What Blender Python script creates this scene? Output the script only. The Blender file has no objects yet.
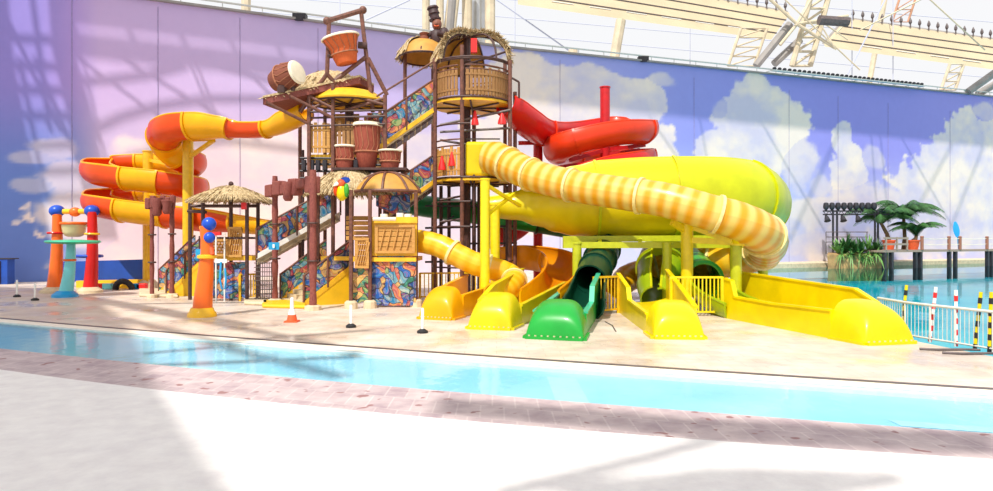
import bpy, bmesh, math, random
import numpy as np
from mathutils import Vector, Matrix, noise
random.seed(7)
R = math.radians; PI = math.pi
S = bpy.context.scene
COL = S.collection
FPX, CZ, HY, CXP = 662.0, 2.2, 240.0, 496.5

# ---------------------------------------------------------------- survey helpers
def P(px, py, D):
    """world point seen at photo pixel (px, py) at distance D in front of the camera"""
    return Vector(((px - CXP) / FPX * D, D, CZ - (py - HY) / FPX * D))
def G(px, py, z=0.0):
    D = (CZ - z) * FPX / (py - HY)
    return Vector(((px - CXP) / FPX * D, D, z))
def gd(py): return CZ * FPX / (py - HY)
WS = 0.46; WD = 46.0
def WP(px, py, off=0.0):
    u = (px - CXP) / FPX
    D = (WD - off) / (1 - WS * u)
    return P(px, py, D)

# ---------------------------------------------------------------- mesh builder
class MB:
    def __init__(s): s.v = []; s.f = []; s.uv = {}
    def add(s, vs, fs, uvs=None):
        o = len(s.v); s.v += [Vector(x) for x in vs]
        for k, f in enumerate(fs):
            s.f.append([i + o for i in f])
            if uvs: s.uv[len(s.f) - 1] = uvs[k]
        return s
    def box(s, c, size, rz=0.0, rx=0.0, ry=0.0):
        m = Matrix.Rotation(rz, 3, 'Z') @ Matrix.Rotation(ry, 3, 'Y') @ Matrix.Rotation(rx, 3, 'X')
        x, y, z = [k / 2 for k in size]; c = Vector(c)
        vs = [c + m @ Vector(p) for p in ((-x,-y,-z),(x,-y,-z),(x,y,-z),(-x,y,-z),(-x,-y,z),(x,-y,z),(x,y,z),(-x,y,z))]
        return s.add(vs, [(0,3,2,1),(4,5,6,7),(0,1,5,4),(1,2,6,5),(2,3,7,6),(3,0,4,7)])
    def hexa(s, b, t):
        return s.add(list(b) + list(t), [(0,3,2,1),(4,5,6,7),(0,1,5,4),(1,2,6,5),(2,3,7,6),(3,0,4,7)])
    def bar(s, a, b, w, h=None, up=(0,0,1)):
        a = Vector(a); b = Vector(b); h = h or w
        t = (b - a).normalized(); up = Vector(up)
        if abs(t.dot(up)) > .97: up = Vector((1,0,0))
        r = t.cross(up).normalized(); u = r.cross(t)
        r *= w / 2; u *= h / 2
        return s.hexa([a-r-u, a+r-u, a+r+u, a-r+u], [b-r-u, b+r-u, b+r+u, b-r+u])
    def tube(s, pts, r, n=10, caps=True, closed=False):
        pts = [Vector(p) for p in pts]; N = len(pts)
        rs = r if isinstance(r, (list, tuple)) else [r] * N
        vs = []; prev = None
        for i, p in enumerate(pts):
            if closed: t = pts[(i+1) % N] - pts[i-1]
            else: t = pts[min(i+1, N-1)] - pts[max(i-1, 0)]
            t = t.normalized() if t.length > 1e-9 else Vector((0,0,1))
            if prev is None:
                a = Vector((0,0,1)) if abs(t.z) < .9 else Vector((1,0,0))
                x = t.cross(a).normalized()
            else:
                x = prev - t * prev.dot(t)
                x = x.normalized() if x.length > 1e-9 else t.orthogonal().normalized()
            prev = x; y = t.cross(x)
            for k in range(n):
                an = 2 * PI * k / n
                vs.append(p + x * (rs[i] * math.cos(an)) + y * (rs[i] * math.sin(an)))
        fs = []
        for i in range(N if closed else N - 1):
            for k in range(n):
                j = (i + 1) % N
                fs.append((i*n+k, i*n+(k+1) % n, j*n+(k+1) % n, j*n+k))
        if caps and not closed:
            fs.append(tuple(range(n-1, -1, -1))); fs.append(tuple((N-1)*n+k for k in range(n)))
        return s.add(vs, fs)
    def cyl(s, a, b, r, r2=None, n=14): return s.tube([a, b], [r, r if r2 is None else r2], n)
    def lathe(s, c, prof, n=20, axis=None, caps=True):
        """prof: list of (radius, height) along axis from c"""
        c = Vector(c); ax = Vector(axis or (0,0,1)).normalized()
        x = ax.orthogonal().normalized() if abs(ax.z) < .99 else Vector((1,0,0)); y = ax.cross(x)
        vs = []
        for r, h in prof:
            for k in range(n):
                an = 2*PI*k/n
                vs.append(c + ax*h + x*(r*math.cos(an)) + y*(r*math.sin(an)))
        fs = []
        for i in range(len(prof)-1):
            for k in range(n):
                fs.append((i*n+k, i*n+(k+1) % n, (i+1)*n+(k+1) % n, (i+1)*n+k))
        if caps:
            fs.append(tuple(range(n-1,-1,-1))); fs.append(tuple((len(prof)-1)*n+k for k in range(n)))
        return s.add(vs, fs)
    def ball(s, c, r, n=14, sc=(1,1,1)):
        c = Vector(c); vs = []; m = n//2+1
        for i in range(m):
            a = PI*i/(m-1)
            for k in range(n):
                b = 2*PI*k/n
                vs.append(c + Vector((r*sc[0]*math.sin(a)*math.cos(b), r*sc[1]*math.sin(a)*math.sin(b), r*sc[2]*math.cos(a))))
        fs = [(i*n+k, i*n+(k+1)%n, (i+1)*n+(k+1)%n, (i+1)*n+k)[::-1] for i in range(m-1) for k in range(n)]
        return s.add(vs, fs)
    def prism(s, poly, ext):
        """planar polygon (world points) extruded by vector ext"""
        poly = [Vector(p) for p in poly]; ext = Vector(ext); n = len(poly)
        vs = poly + [p + ext for p in poly]
        fs = [tuple(range(n-1,-1,-1)), tuple(range(n, 2*n))] + [(k, (k+1)%n, n+(k+1)%n, n+k) for k in range(n)]
        return s.add(vs, fs)
    def grid(s, rows, uvs=None, loop=False):
        n = len(rows[0]); vs = [p for r in rows for p in r]; fs = []; us = []
        for i in range(len(rows)-1):
            for k in range(n if loop else n-1):
                q = (k+1) % n
                ids = (i*n+k, i*n+q, (i+1)*n+q, (i+1)*n+k); fs.append(ids)
                if uvs: us.append([uvs[i][k], uvs[i][k+1 if not loop else min(k+1, n-1)], uvs[i+1][k+1 if not loop else min(k+1, n-1)], uvs[i+1][k]])
        return s.add(vs, fs, us if uvs else None)
    def build(s, name, mat, parent=None, smooth=False, loc=None, normals=True):
        me = bpy.data.meshes.new(name)
        off = Vector(loc) if loc is not None else Vector((0,0,0))
        me.from_pydata([tuple(p - off) for p in s.v], [], s.f)
        if s.uv:
            ul = me.uv_layers.new(name='UVMap')
            for pi, uvs in s.uv.items():
                poly = me.polygons[pi]
                for li, uvv in zip(poly.loop_indices, uvs): ul.data[li].uv = uvv
        if normals:
            bm = bmesh.new(); bm.from_mesh(me)
            bmesh.ops.recalc_face_normals(bm, faces=bm.faces)
            bm.to_mesh(me); bm.free()
        if smooth:
            me.shade_smooth(); me.set_sharp_from_angle(angle=R(42))
        me.materials.append(mat)
        o = bpy.data.objects.new(name, me); COL.objects.link(o)
        o.location = off
        if parent is not None:
            o.parent = parent
            o.matrix_parent_inverse = Matrix.Translation(-WLOC.get(parent.name, Vector((0,0,0))))
        else:
            WLOC[o.name] = off
        return o
WLOC = {}
def thing(name, label, cat, loc, group=None):
    o = bpy.data.objects.new(name, None); COL.objects.link(o)
    o.empty_display_size = .2; o.location = loc; WLOC[o.name] = Vector(loc)
    return tag(o, label, cat, group)
def tag(o, label, cat, group=None, kind=None):
    o['label'] = label; o['category'] = cat
    if group: o['group'] = group
    if kind: o['kind'] = kind
    return o
def struct(o, label=None):
    o['kind'] = 'structure'
    if label: o['label'] = label
    return o
def dup(root, loc, label=None, group=None):
    r = root.copy(); COL.objects.link(r); r.location = loc; WLOC[r.name] = Vector(loc)
    if label: r['label'] = label
    if group: r['group'] = group
    for ch in list(root.children):
        c = ch.copy(); COL.objects.link(c); c.parent = r
        for g in ch.children:
            d = g.copy(); COL.objects.link(d); d.parent = c
    return r

# ---------------------------------------------------------------- materials
def lin(c):
    return tuple(((x/255)/12.92 if x/255 <= .04045 else ((x/255+.055)/1.055)**2.4) for x in c) + (1,)
class NT:
    def __init__(s, name):
        s.m = bpy.data.materials.new(name); s.m.use_nodes = True
        s.t = s.m.node_tree; s.n = s.t.nodes; s.l = s.t.links
        s.b = s.n['Principled BSDF']; s.out = s.n['Material Output']
    def N(s, typ, **kw):
        n = s.n.new(typ)
        for k, v in kw.items():
            if k in n.inputs: n.inputs[k].default_value = v
            else: setattr(n, k, v)
        return n
    def L(s, a, b): s.l.new(a, b)
    def ramp(s, fac, stops, interp='LINEAR'):
        r = s.n.new('ShaderNodeValToRGB'); r.color_ramp.interpolation = interp
        e = r.color_ramp.elements
        while len(e) < len(stops): e.new(.5)
        for k, (p, c) in enumerate(stops): e[k].position = p; e[k].color = lin(c)
        s.L(fac, r.inputs['Fac']); return r.outputs['Color']
    def coord(s, which='Object', scale=(1,1,1), rot=(0,0,0)):
        tc = s.n.new('ShaderNodeTexCoord'); mp = s.n.new('ShaderNodeMapping')
        mp.inputs['Scale'].default_value = scale; mp.inputs['Rotation'].default_value = rot
        s.L(tc.outputs[which], mp.inputs['Vector']); return mp.outputs['Vector']
    def noise(s, vec, scale, detail=4, rough=.55, dist=0):
        n = s.N('ShaderNodeTexNoise'); n.inputs['Scale'].default_value = scale; n.inputs['Detail'].default_value = detail
        n.inputs['Roughness'].default_value = rough; n.inputs['Distortion'].default_value = dist
        s.L(vec, n.inputs['Vector']); return n
    def mix(s, fac, a, b, mode='MIX'):
        m = s.n.new('ShaderNodeMix'); m.data_type = 'RGBA'; m.blend_type = mode
        for sock, v in ((m.inputs[0], fac), (m.inputs[6], a), (m.inputs[7], b)):
            if isinstance(v, bpy.types.NodeSocket): s.L(v, sock)
            else: sock.default_value = v
        return m.outputs[2]
    def bump(s, h, strength=.3, dist=.02):
        b = s.n.new('ShaderNodeBump'); b.inputs['Strength'].default_value = strength; b.inputs['Distance'].default_value = dist
        s.L(h, b.inputs['Height']); s.L(b.outputs['Normal'], s.b.inputs['Normal'])
    def col(s, c): s.L(c, s.b.inputs['Base Color'])
    def set(s, **kw):
        for k, v in kw.items(): s.b.inputs[k.replace('_', ' ')].default_value = v
        return s
def plain(name, c, rough=.5, var=.12, scale=6, metallic=0, coat=0, spec=.5):
    t = NT(name); v = t.coord()
    n = t.noise(v, scale, 5)
    c1 = tuple(max(0, x*(1-var)) for x in c); c2 = tuple(min(255, x*(1+var*.6)) for x in c)
    t.col(t.ramp(n.outputs['Fac'], [(.3, c1), (.7, c2)]))
    t.set(Roughness=rough, Metallic=metallic); t.b.inputs['Coat Weight'].default_value = coat
    t.b.inputs['Specular IOR Level'].default_value = spec
    return t.m
def gel(name, c, trans=0.0, coat=.16):
    """glossy gel-coated glass fibre"""
    t = NT(name); v = t.coord()
    n = t.noise(v, 1.3, 3)
    c1 = tuple(x*.94 for x in c); c2 = tuple(min(255, x*1.04) for x in c)
    t.col(t.ramp(n.outputs['Fac'], [(.3, c1), (.7, c2)]))
    t.set(Roughness=.36); t.b.inputs['Specular IOR Level'].default_value = .32; t.b.inputs['Coat Weight'].default_value = coat; t.b.inputs['Coat Roughness'].default_value = .12
    if trans > 0:
        tr = t.N('ShaderNodeBsdfTranslucent'); tr.inputs['Color'].default_value = lin(c)
        ms = t.N('ShaderNodeMixShader'); ms.inputs[0].default_value = trans
        t.L(t.b.outputs[0], ms.inputs[1]); t.L(tr.outputs[0], ms.inputs[2]); t.L(ms.outputs[0], t.out.inputs['Surface'])
    return t.m
def wood(name, c1, c2, scale=(1,1,6), rough=.75, dark=(60,35,25)):
    t = NT(name); v = t.coord(scale=scale)
    n = t.noise(v, 5, 6, .6, .6); n2 = t.noise(t.coord(), 2.2, 3)
    a = t.ramp(n.outputs['Fac'], [(.28, dark), (.42, c1), (.68, c2)])
    t.col(t.mix(n2.outputs['Fac'], a, lin(c1)))
    t.set(Roughness=rough); t.bump(n.outputs['Fac'], .4, .01)
    return t.m

M = {}
M['orange'] = gel('orange_gelcoat', (232,76,6), .1); M['amber'] = gel('amber_gelcoat', (250,178,4), .12)
M['yellow'] = gel('yellow_gelcoat', (238,212,4), .1); M['lime'] = gel('lime_gelcoat', (196,200,16), .06)
M['lemon'] = gel('lemon_gelcoat', (218,198,12), .06); M['olive'] = gel('olive_lime_gelcoat', (160,184,24), .12)
M['red'] = gel('red_gelcoat', (214,26,24), .05); M['vermilion'] = gel('vermilion_gelcoat', (232,62,26), .08)
M['green'] = gel('green_gelcoat', (30,158,58), .05); M['dkgreen'] = gel('dark_green_gelcoat', (14,112,64), .05)
M['teal_dark'] = gel('black_green_gelcoat', (10,58,42)); M['inner_green'] = gel('inner_green_gelcoat', (70,160,50))
M['blue'] = gel('blue_gelcoat', (24,78,190)); M['turq'] = gel('turquoise_gelcoat', (120,210,215)); M['aqua'] = gel('aqua_gelcoat', (40,160,225))
M['mint'] = gel('mint_gelcoat', (60,180,140)); M['cream'] = gel('cream_gelcoat', (222,214,160)); M['orange2'] = gel('column_orange', (240,108,30))
M['gold'] = gel('gold_gelcoat', (246,190,40)); M['yel_steel'] = plain('yellow_painted_steel', (232,184,14), .4, .06, coat=.1)
M['lemon_steel'] = plain('lemon_painted_steel', (236,212,14), .4, .05, coat=.1); M['red_steel'] = plain('red_painted_steel', (196,22,30), .4, .06)
M['lime_steel'] = plain('lime_painted_steel', (186,192,28), .4, .06)
M['white'] = plain('white_paint', (240,238,232), .5, .04); M['black'] = plain('black_rubber', (28,28,32), .6)
M['steel'] = plain('brushed_steel', (190,192,196), .35, .08, metallic=.6); M['rail_white'] = plain('pale_galvanised', (214,214,208), .45, .05)
M['brown'] = plain('brown_painted_steel', (112,70,56), .55, .25, 9); M['brown_dk'] = plain('dark_brown_steel', (74,46,42), .55, .25, 9)
M['rust'] = plain('rusty_red_pole', (150,74,52), .7, .35, 7)
M['bamboo'] = wood('tan_fence_wood', (146,104,60), (182,138,84), (5,5,1.2), dark=(120,76,40))
M['plank'] = wood('crate_wood', (190,138,70), (220,172,94), (1,1,7), dark=(128,84,40))
M['totem'] = wood('red_brown_totem_wood', (126,62,56), (164,98,80), (6,6,2), dark=(70,36,38))
M['ochre'] = plain('ochre_canopy', (196,144,62), .6, .1, 3); M['ochre_deck'] = plain('ochre_deck_edge', (238,184,36), .55, .1, 3)
M['step_yellow'] = plain('yellow_stair_wall', (240,190,24), .5, .06, 2)
M['concrete'] = plain('pale_concrete', (212,192,160), .85, .1, 4); M['tread'] = plain('stair_tread', (206,186,152), .8, .1, 4)
M['skin'] = plain('drum_hide', (240,230,206), .7, .06, 3)
M['lace'] = plain('tan_lacing', (170,110,80), .8)
M['drum_red'] = wood('red_drum_wood', (140,62,46), (176,92,66), (7,7,1), dark=(90,34,24))
M['drum_dk'] = wood('dark_drum_wood', (120,62,44), (150,86,60), (1,7,7), dark=(66,34,28))
M['drum_orange'] = wood('orange_drum_wood', (206,92,40), (226,122,60), (7,7,1), dark=(120,46,24))
M['pipe'] = plain('grey_pipe', (96,84,84), .5, .2); M['teal_panel'] = plain('teal_plastic', (30,150,130), .5)
M['red_cone'] = plain('red_plastic', (232,34,34), .45, .05); M['hazard_orange'] = plain('orange_cone_plastic', (238,92,44), .5, .05)
M['soffit'] = plain('beige_ceiling_panel', (196,180,150), .8, .05, .3); M['truss'] = plain('cream_steel_truss', (212,196,168), .6, .1, 1)
M['truss_red'] = plain('reddish_steel_truss', (190,140,110), .6, .15, 1); M['duct'] = plain('silver_duct', (196,198,200), .3, .08, .6, metallic=.7)
M['grey_tube'] = plain('grey_steel_tube', (150,144,140), .6, .1, 1); M['dark'] = plain('dark_metal', (48,44,50), .5, .2)
M['statue'] = plain('dark_carved_wood', (66,44,46), .6, .3, 8); M['statue_face'] = plain('brown_carved_face', (132,80,62), .6, .25, 9)
M['terracotta'] = plain('terracotta', (226,96,50), .7, .1); M['leaf'] = plain('palm_leaf', (56,98,48), .5, .35, 1.5)
M['leaf2'] = plain('pale_leaf', (104,150,72), .5, .3, 2); M['trunk'] = plain('palm_trunk', (112,88,60), .85, .3, 6)
M['rock'] = plain('planter_rock', (176,140,92), .9, .25, 1.5); M['jetty'] = wood('grey_jetty_wood', (150,130,116), (180,160,144), (1,6,6), dark=(90,76,70))
M['jetty_post'] = wood('red_jetty_post', (150,96,76), (180,126,100), (4,4,1), dark=(84,56,48))
M['sky_blue_sign'] = plain('blue_sign', (30,150,200), .4, .05)
M['banner'] = plain('blue_hoarding', (20,74,170), .6, .12, 1); M['soil'] = plain('dark_soil', (50,44,30), .9)

def thatch_mat():
    t = NT('straw_thatch'); v = t.coord(scale=(1,1,1)); n = t.noise(v, 14, 6, .7)
    t.col(t.ramp(n.outputs['Fac'], [(.25,(120,96,64)),(.5,(190,166,124)),(.75,(232,216,182))])); t.set(Roughness=.9)
    t.bump(n.outputs['Fac'], .6, .03); return t.m
M['thatch'] = thatch_mat()
def art_mat():
    """painted jungle art: curls of blue, green, orange, red and ochre with dark outlines"""
    t = NT('painted_jungle_art'); v = t.coord()
    d = t.noise(v, 1.1, 2, .5)
    vm = t.N('ShaderNodeVectorMath', operation='MULTIPLY_ADD'); t.L(d.outputs['Color'], vm.inputs[0]); vm.inputs[1].default_value = (1.3,1.3,1.3); t.L(v, vm.inputs[2])
    vo = t.N('ShaderNodeTexVoronoi'); vo.inputs['Scale'].default_value = 3.6; t.L(vm.outputs[0], vo.inputs['Vector'])
    sp = t.N('ShaderNodeSeparateColor'); t.L(vo.outputs['Color'], sp.inputs[0])
    base = t.ramp(sp.outputs[0], [(0,(26,104,206)),(.18,(30,146,196)),(.3,(60,148,84)),(.42,(236,104,40)),(.54,(240,176,76)),(.62,(210,46,48)),(.74,(26,70,150)),(.88,(130,194,206))], 'CONSTANT')
    wv = t.N('ShaderNodeTexWave', wave_type='RINGS'); wv.inputs['Scale'].default_value = 1.6; wv.inputs['Distortion'].default_value = 9; wv.inputs['Detail'].default_value = 2; wv.inputs['Detail Scale'].default_value = 1.4
    t.L(vm.outputs[0], wv.inputs['Vector'])
    c2 = t.ramp(wv.outputs['Fac'], [(0,(36,70,120)),(.12,(90,180,190)),(.3,(240,164,90)),(.42,(50,96,170)),(.6,(228,90,60)),(.75,(100,170,110)),(.9,(250,222,150))], 'CONSTANT')
    c = t.mix(.38, base, c2)
    ve = t.N('ShaderNodeTexVoronoi', feature='DISTANCE_TO_EDGE'); ve.inputs['Scale'].default_value = 3.6; t.L(vm.outputs[0], ve.inputs['Vector'])
    ed = t.ramp(ve.outputs['Distance'], [(0,(0,0,0)),(.03,(0,0,0)),(.06,(255,255,255))])
    t.col(t.mix(1.0, t.mix(1.0, c, (.78,.78,.80,1), 'MULTIPLY'), t.mix(.8, (1,1,1,1), ed), 'MULTIPLY'))
    t.set(Roughness=.55); return t.m
M['art'] = art_mat()
def ribbed_mat(name, c1, c2):
    t = NT(name); uv = t.coord('UV')
    sp = t.N('ShaderNodeSeparateXYZ'); t.L(uv, sp.inputs[0])
    m = t.N('ShaderNodeMath', operation='MULTIPLY'); t.L(sp.outputs[0], m.inputs[0]); m.inputs[1].default_value = 2*PI/.42
    s_ = t.N('ShaderNodeMath', operation='SINE'); t.L(m.outputs[0], s_.inputs[0])
    mr = t.N('ShaderNodeMapRange'); t.L(s_.outputs[0], mr.inputs[0]); mr.inputs[1].default_value = -1; mr.inputs[2].default_value = 1
    c = t.ramp(mr.outputs[0], [(.1, c1), (.9, c2)])
    t.col(c); t.set(Roughness=.35); t.b.inputs['Coat Weight'].default_value = .3
    tr = t.N('ShaderNodeBsdfTranslucent'); t.L(c, tr.inputs['Color'])
    ms = t.N('ShaderNodeMixShader'); ms.inputs[0].default_value = .2
    t.L(t.b.outputs[0], ms.inputs[1]); t.L(tr.outputs[0], ms.inputs[2]); t.L(ms.outputs[0], t.out.inputs['Surface'])
    return t.m
M['ribbed'] = ribbed_mat('banded_yellow_tube', (240,172,32), (244,214,118))
M['ribbed_amber'] = ribbed_mat('banded_amber_tube', (252,190,16), (255,208,50))
M['tangerine'] = gel('tangerine_gelcoat', (246,156,8), .12)
M['flange'] = plain('cream_flange', (240,220,150), .5, .1, 8)
# ================================================================ camera, sky, sun
cam = bpy.data.cameras.new('camera'); co = bpy.data.objects.new('camera', cam); COL.objects.link(co)
cam.sensor_width = 36; cam.lens = FPX / 993 * 36; cam.shift_y = -5.5 / 993; cam.clip_end = 500
co.location = (0, 0, CZ); co.rotation_euler = (PI/2, 0, 0); S.camera = co
S.view_settings.view_transform = 'Standard'; S.view_settings.look = 'None'
S.view_settings.exposure = 0.0; S.view_settings.gamma = 1
w = bpy.data.worlds.new('bright_sky'); S.world = w; w.use_nodes = True
bg = w.node_tree.nodes['Background']; bg.inputs[0].default_value = (0.975, 0.98, 1.0, 1); bg.inputs[1].default_value = .97
SUN = Vector((.24, .54, -.80)).normalized()
sl = bpy.data.lights.new('sun', 'SUN'); sl.energy = 4.5; sl.angle = R(.8); sl.color = (1, .96, .88)
so = bpy.data.objects.new('sun', sl); COL.objects.link(so); so.rotation_euler = SUN.to_track_quat('-Z', 'Y').to_euler()
so.location = (-20, -20, 40)

# ================================================================ painted back wall
def wl(X, z): return Vector((X, WD + WS * X, z))
def wtop(X): return 15.6 + 1.65*max(0, X)/50
def fbm(x, y, o=5):
    return noise.fractal(Vector((x, y, 3.7)), 1.0, 2.0, o)
blobs = []   # (X, z, rx, rz, softness)
for px, py, rx, ry, so_ in [
    (40,158,30,8,.5),(60,150,30,16,.6),(35,186,28,8,.5),(70,175,34,26,.7),(100,215,55,45,.8),(140,180,46,46,.8),(200,165,70,42,.8),(270,160,70,36,.8),(330,165,70,40,.8),
    (200,230,130,60,.9),(330,240,120,60,.9),(420,190,70,80,.8),
    (530,100,50,45,1),(560,110,60,55,1),(590,95,52,38,1),(625,110,42,38,1),(650,100,22,22,1),(664,80,16,9,.8),(640,150,40,40,1),(520,170,80,60,1),(600,170,70,50,1),
    (757,100,30,27,1),(740,118,34,30,1),(775,130,36,42,1),(752,150,44,44,1),(712,150,22,26,.9),(722,110,14,16,.7),(700,178,20,24,.7),(800,165,24,34,.8),(818,185,14,14,.6),
    (843,140,12,24,.9),(850,170,22,30,.9),(872,158,13,16,.6),(862,200,30,22,.8),(820,215,40,20,.8),(890,205,30,22,.8),
    (930,190,40,42,1),(950,165,36,36,1),(968,140,26,34,1),(985,160,40,44,1),(985,112,14,12,.7),(960,210,60,36,1),(1030,150,60,60,1),
    (760,225,60,30,.8),(700,230,80,40,.8),(830,245,60,20,.8),(920,240,80,22,.8),(1000,235,60,30,.8)]:
    c = WP(px, py); u = (px - CXP)/FPX; D = c.y
    blobs.append((c.x, c.z, rx/FPX*D/(1-WS*u), ry/FPX*D, so_))
SKYC = [(WP(px, 200).x, u_, l_) for px, u_, l_ in ((-160,(140,130,206),(112,134,204)),(40,(150,136,208),(108,136,206)),(72,(176,150,214),(120,146,208)),(100,(200,174,218),(206,188,220)),(240,(202,180,222),(228,208,222)),(440,(188,176,224),(222,208,224)),(540,(166,170,226),(208,206,228)),(680,(146,152,222),(180,194,230)),(850,(146,144,220),(186,188,228)),(1000,(150,148,220),(188,190,228)))]
def skycol(X, z):
    """painted sky: (X, upper colour, lower colour) along the wall"""
    for (a, ca, la), (b, cb, lb) in zip(SKYC, SKYC[1:]):
        if X <= b: break
    f = min(1, max(0, (X - a)/(b - a))); g = min(1, max(0, (11 - z)/6)); g = g*g*(3-2*g)
    return [(ca[i]*(1-f)+cb[i]*f)*(1-g) + (la[i]*(1-f)+lb[i]*f)*g for i in range(3)]
nx, nz = 640, 120; X0, X1 = -30.0, 62.0
rows = []; cols = []
for j in range(nz + 1):
    row = []
    for i in range(nx + 1):
        X = X0 + (X1 - X0) * i / nx; z = -0.6 + (wtop(X) + .6) * j / nz
        row.append(wl(X, z))
        n1 = fbm(X*.22, z*.3); n2 = fbm(X*.7+9, z*.9, 4)
        d = -9
        for bx, bz, rx, rz, sf in blobs:
            q = 1 - math.sqrt(((X-bx)/rx)**2 + ((z-bz)/rz)**2)
            if q > d: d = q; s_ = sf
        d += n1*.28 + n2*.25
        edge = .10 if s_ > .85 else .35
        k = min(1, max(0, d/edge)); k = k*k*(3-2*k)*(s_ if s_ < .85 else 1)
        warm = min(1, max(0, .5 + n1*.9 + n2*.5 + (z-8)*.02))
        cl = [a*warm + b*(1-warm) for a, b in zip((234,220,210),(202,196,216))]
        if X < -6: cl = [a*warm + b*(1-warm) for a, b in zip((246,228,218),(228,206,214))]
        sk = skycol(X, z)
        cols.append(lin([sk[m]*(1-k)+cl[m]*k for m in range(3)]))
    rows.append(row)
mb = MB().grid(rows)
wall = mb.build('wall_back', None or M['white'], normals=False)
at = wall.data.attributes.new('mural', 'FLOAT_COLOR', 'POINT')
at.data.foreach_set('color', np.array(cols, dtype=np.float32).ravel())
t = NT('painted_cloud_mural')
a = t.N('ShaderNodeAttribute'); a.attribute_name = 'mural'
nn = t.noise(t.coord(), 1.6, 6, .6)
c = t.mix(.12, a.outputs['Color'], t.ramp(nn.outputs['Fac'], [(.3,(210,205,220)),(.7,(255,252,252))]), 'MULTIPLY')
t.col(c); t.set(Roughness=.7); t.b.inputs['Specular IOR Level'].default_value = .2
wall.data.materials.clear(); wall.data.materials.append(t.m)
struct(wall, 'tall wall painted with a purple and blue sky full of clouds')
# thickness behind the painted face, coping rail along the top, panel joints
m = MB(); o_ = Vector((-.2,.45,0))
m.hexa([wl(X0,-.6)+o_*.1, wl(X1,-.6)+o_*.1, wl(X1,-.6)+o_*1.2, wl(X0,-.6)+o_*1.2], [wl(X0,15.3)+o_*.1, wl(X1,15.3)+o_*.1, wl(X1,15.3)+o_*1.2, wl(X0,15.3)+o_*1.2])
struct(m.build('wall_backing', M['white']))
m = MB(); m.bar(wl(X0, wtop(X0)+.06), wl(0, wtop(0)+.06), .5, .12); m.bar(wl(0, wtop(0)+.06), wl(X1, wtop(X1)+.06), .5, .12)
struct(m.build('trim_1', M['grey_tube']))
m = MB(); m.tube([wl(x, wtop(x)+.45)-o_*.2 for x in (X0, 0, X1)], .06, 6)
for k in range(46):
    p = wl(X0+2*k, wtop(X0+2*k)+.1); m.tube([p-o_*.2, p-o_*.2+Vector((0,0,.35))], .03, 5)
tag(m.build('top_rail', M['rail_white']), 'thin pale guard rail running along the top of the painted wall', 'rail')
for k, px in enumerate((72, 158, 240, 318, 560, 694, 789, 838, 888, 950)):
    p = WP(px, 200); m = MB(); m.bar(wl(p.x, 0)-o_*.02, wl(p.x, 15.3)-o_*.02, .035, .02)
    struct(m.build('trim_%d' % (k+2), plain('joint_%d' % k, (150,140,176), .8) if k == 0 else M['joint']))
    if k == 0: M['joint'] = bpy.data.materials['joint_0']
# cable tray with dark lamps along the wall top
m = MB(); a_ = WP(765, 69); b_ = WP(916, 84)
q_ = Vector((.3,-.7,0)); tz = lambda x: wl(x, wtop(x)+.16)+q_
m.bar(tz(a_.x), tz(b_.x), .3, .1)
for k in range(12): p = tz(a_.x+(b_.x-a_.x)*k/11); m.bar(p, p-q_*.8, .06, .06)
tray = thing('light_strip', 'long strip of small dark lamps on top of the painted wall', 'light', tz(a_.x))
m.build('tray', M['rail_white'], tray)
for k in range(34):
    p = tz(a_.x + (b_.x-a_.x)*(k+.5)/34)+Vector((0,0,.17)); mm = MB(); mm.ball(p, .17, 8, (1.1,1,.9)); mm.build('lamp', M['dark'], tray)
for px, lab in ((300, 'small dark box on the wall top above the leaning drum'), (643, 'small dark box on the wall top above the red spiral slide')):
    x_ = WP(px, 20).x; p = wl(x_, wtop(x_)+.14); m = MB(); m.box(p+Vector((0,0,.1)), (.8,.5,.3)); m.box(p+Vector((0,-.2,-.08)), (.5,.3,.2))
    tag(m.build('wall_box', M['dark'], loc=p), lab, 'box')

# ================================================================ ground: deck, channel, bricks, sand, lagoon
def curve(pts):
    w_ = [G(*p) for p in pts]
    co_ = np.polyfit([p.x for p in w_], [p.y for p in w_], 2)
    return lambda x: float(np.polyval(co_, x))
c_far = curve([(0,320),(150,331),(300,343),(430,354),(600,367),(800,380),(993,389)])
c_near = curve([(0,352),(100,359),(200,368),(300,380),(430,393),(560,405),(700,416),(850,426),(993,433)])
c_brick = curve([(0,373),(100,385),(250,402),(400,417),(560,434),(700,446),(850,455),(993,461)])
XS = [-20 + 32*i/120 for i in range(121)]
def strip(f0, f1, z0, z1=None, n=1):
    rows = []; uv = []
    for k in range(n+1):
        tt = k/n; row = []; ur = []; s_ = 0; last = None
        for x in XS:
            p = Vector((x, f0(x)*(1-tt)+f1(x)*tt, z0 + ((z1 if z1 is not None else z0)-z0)*tt))
            if last is not None: s_ += (Vector((p.x, f0(x), 0)) - last).length
            last = Vector((p.x, f0(x), 0)); row.append(p); ur.append((s_, (f0(x)-p.y)))
        rows.append(row); uv.append(ur)
    return MB().grid(rows[::-1], uv[::-1])
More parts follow.
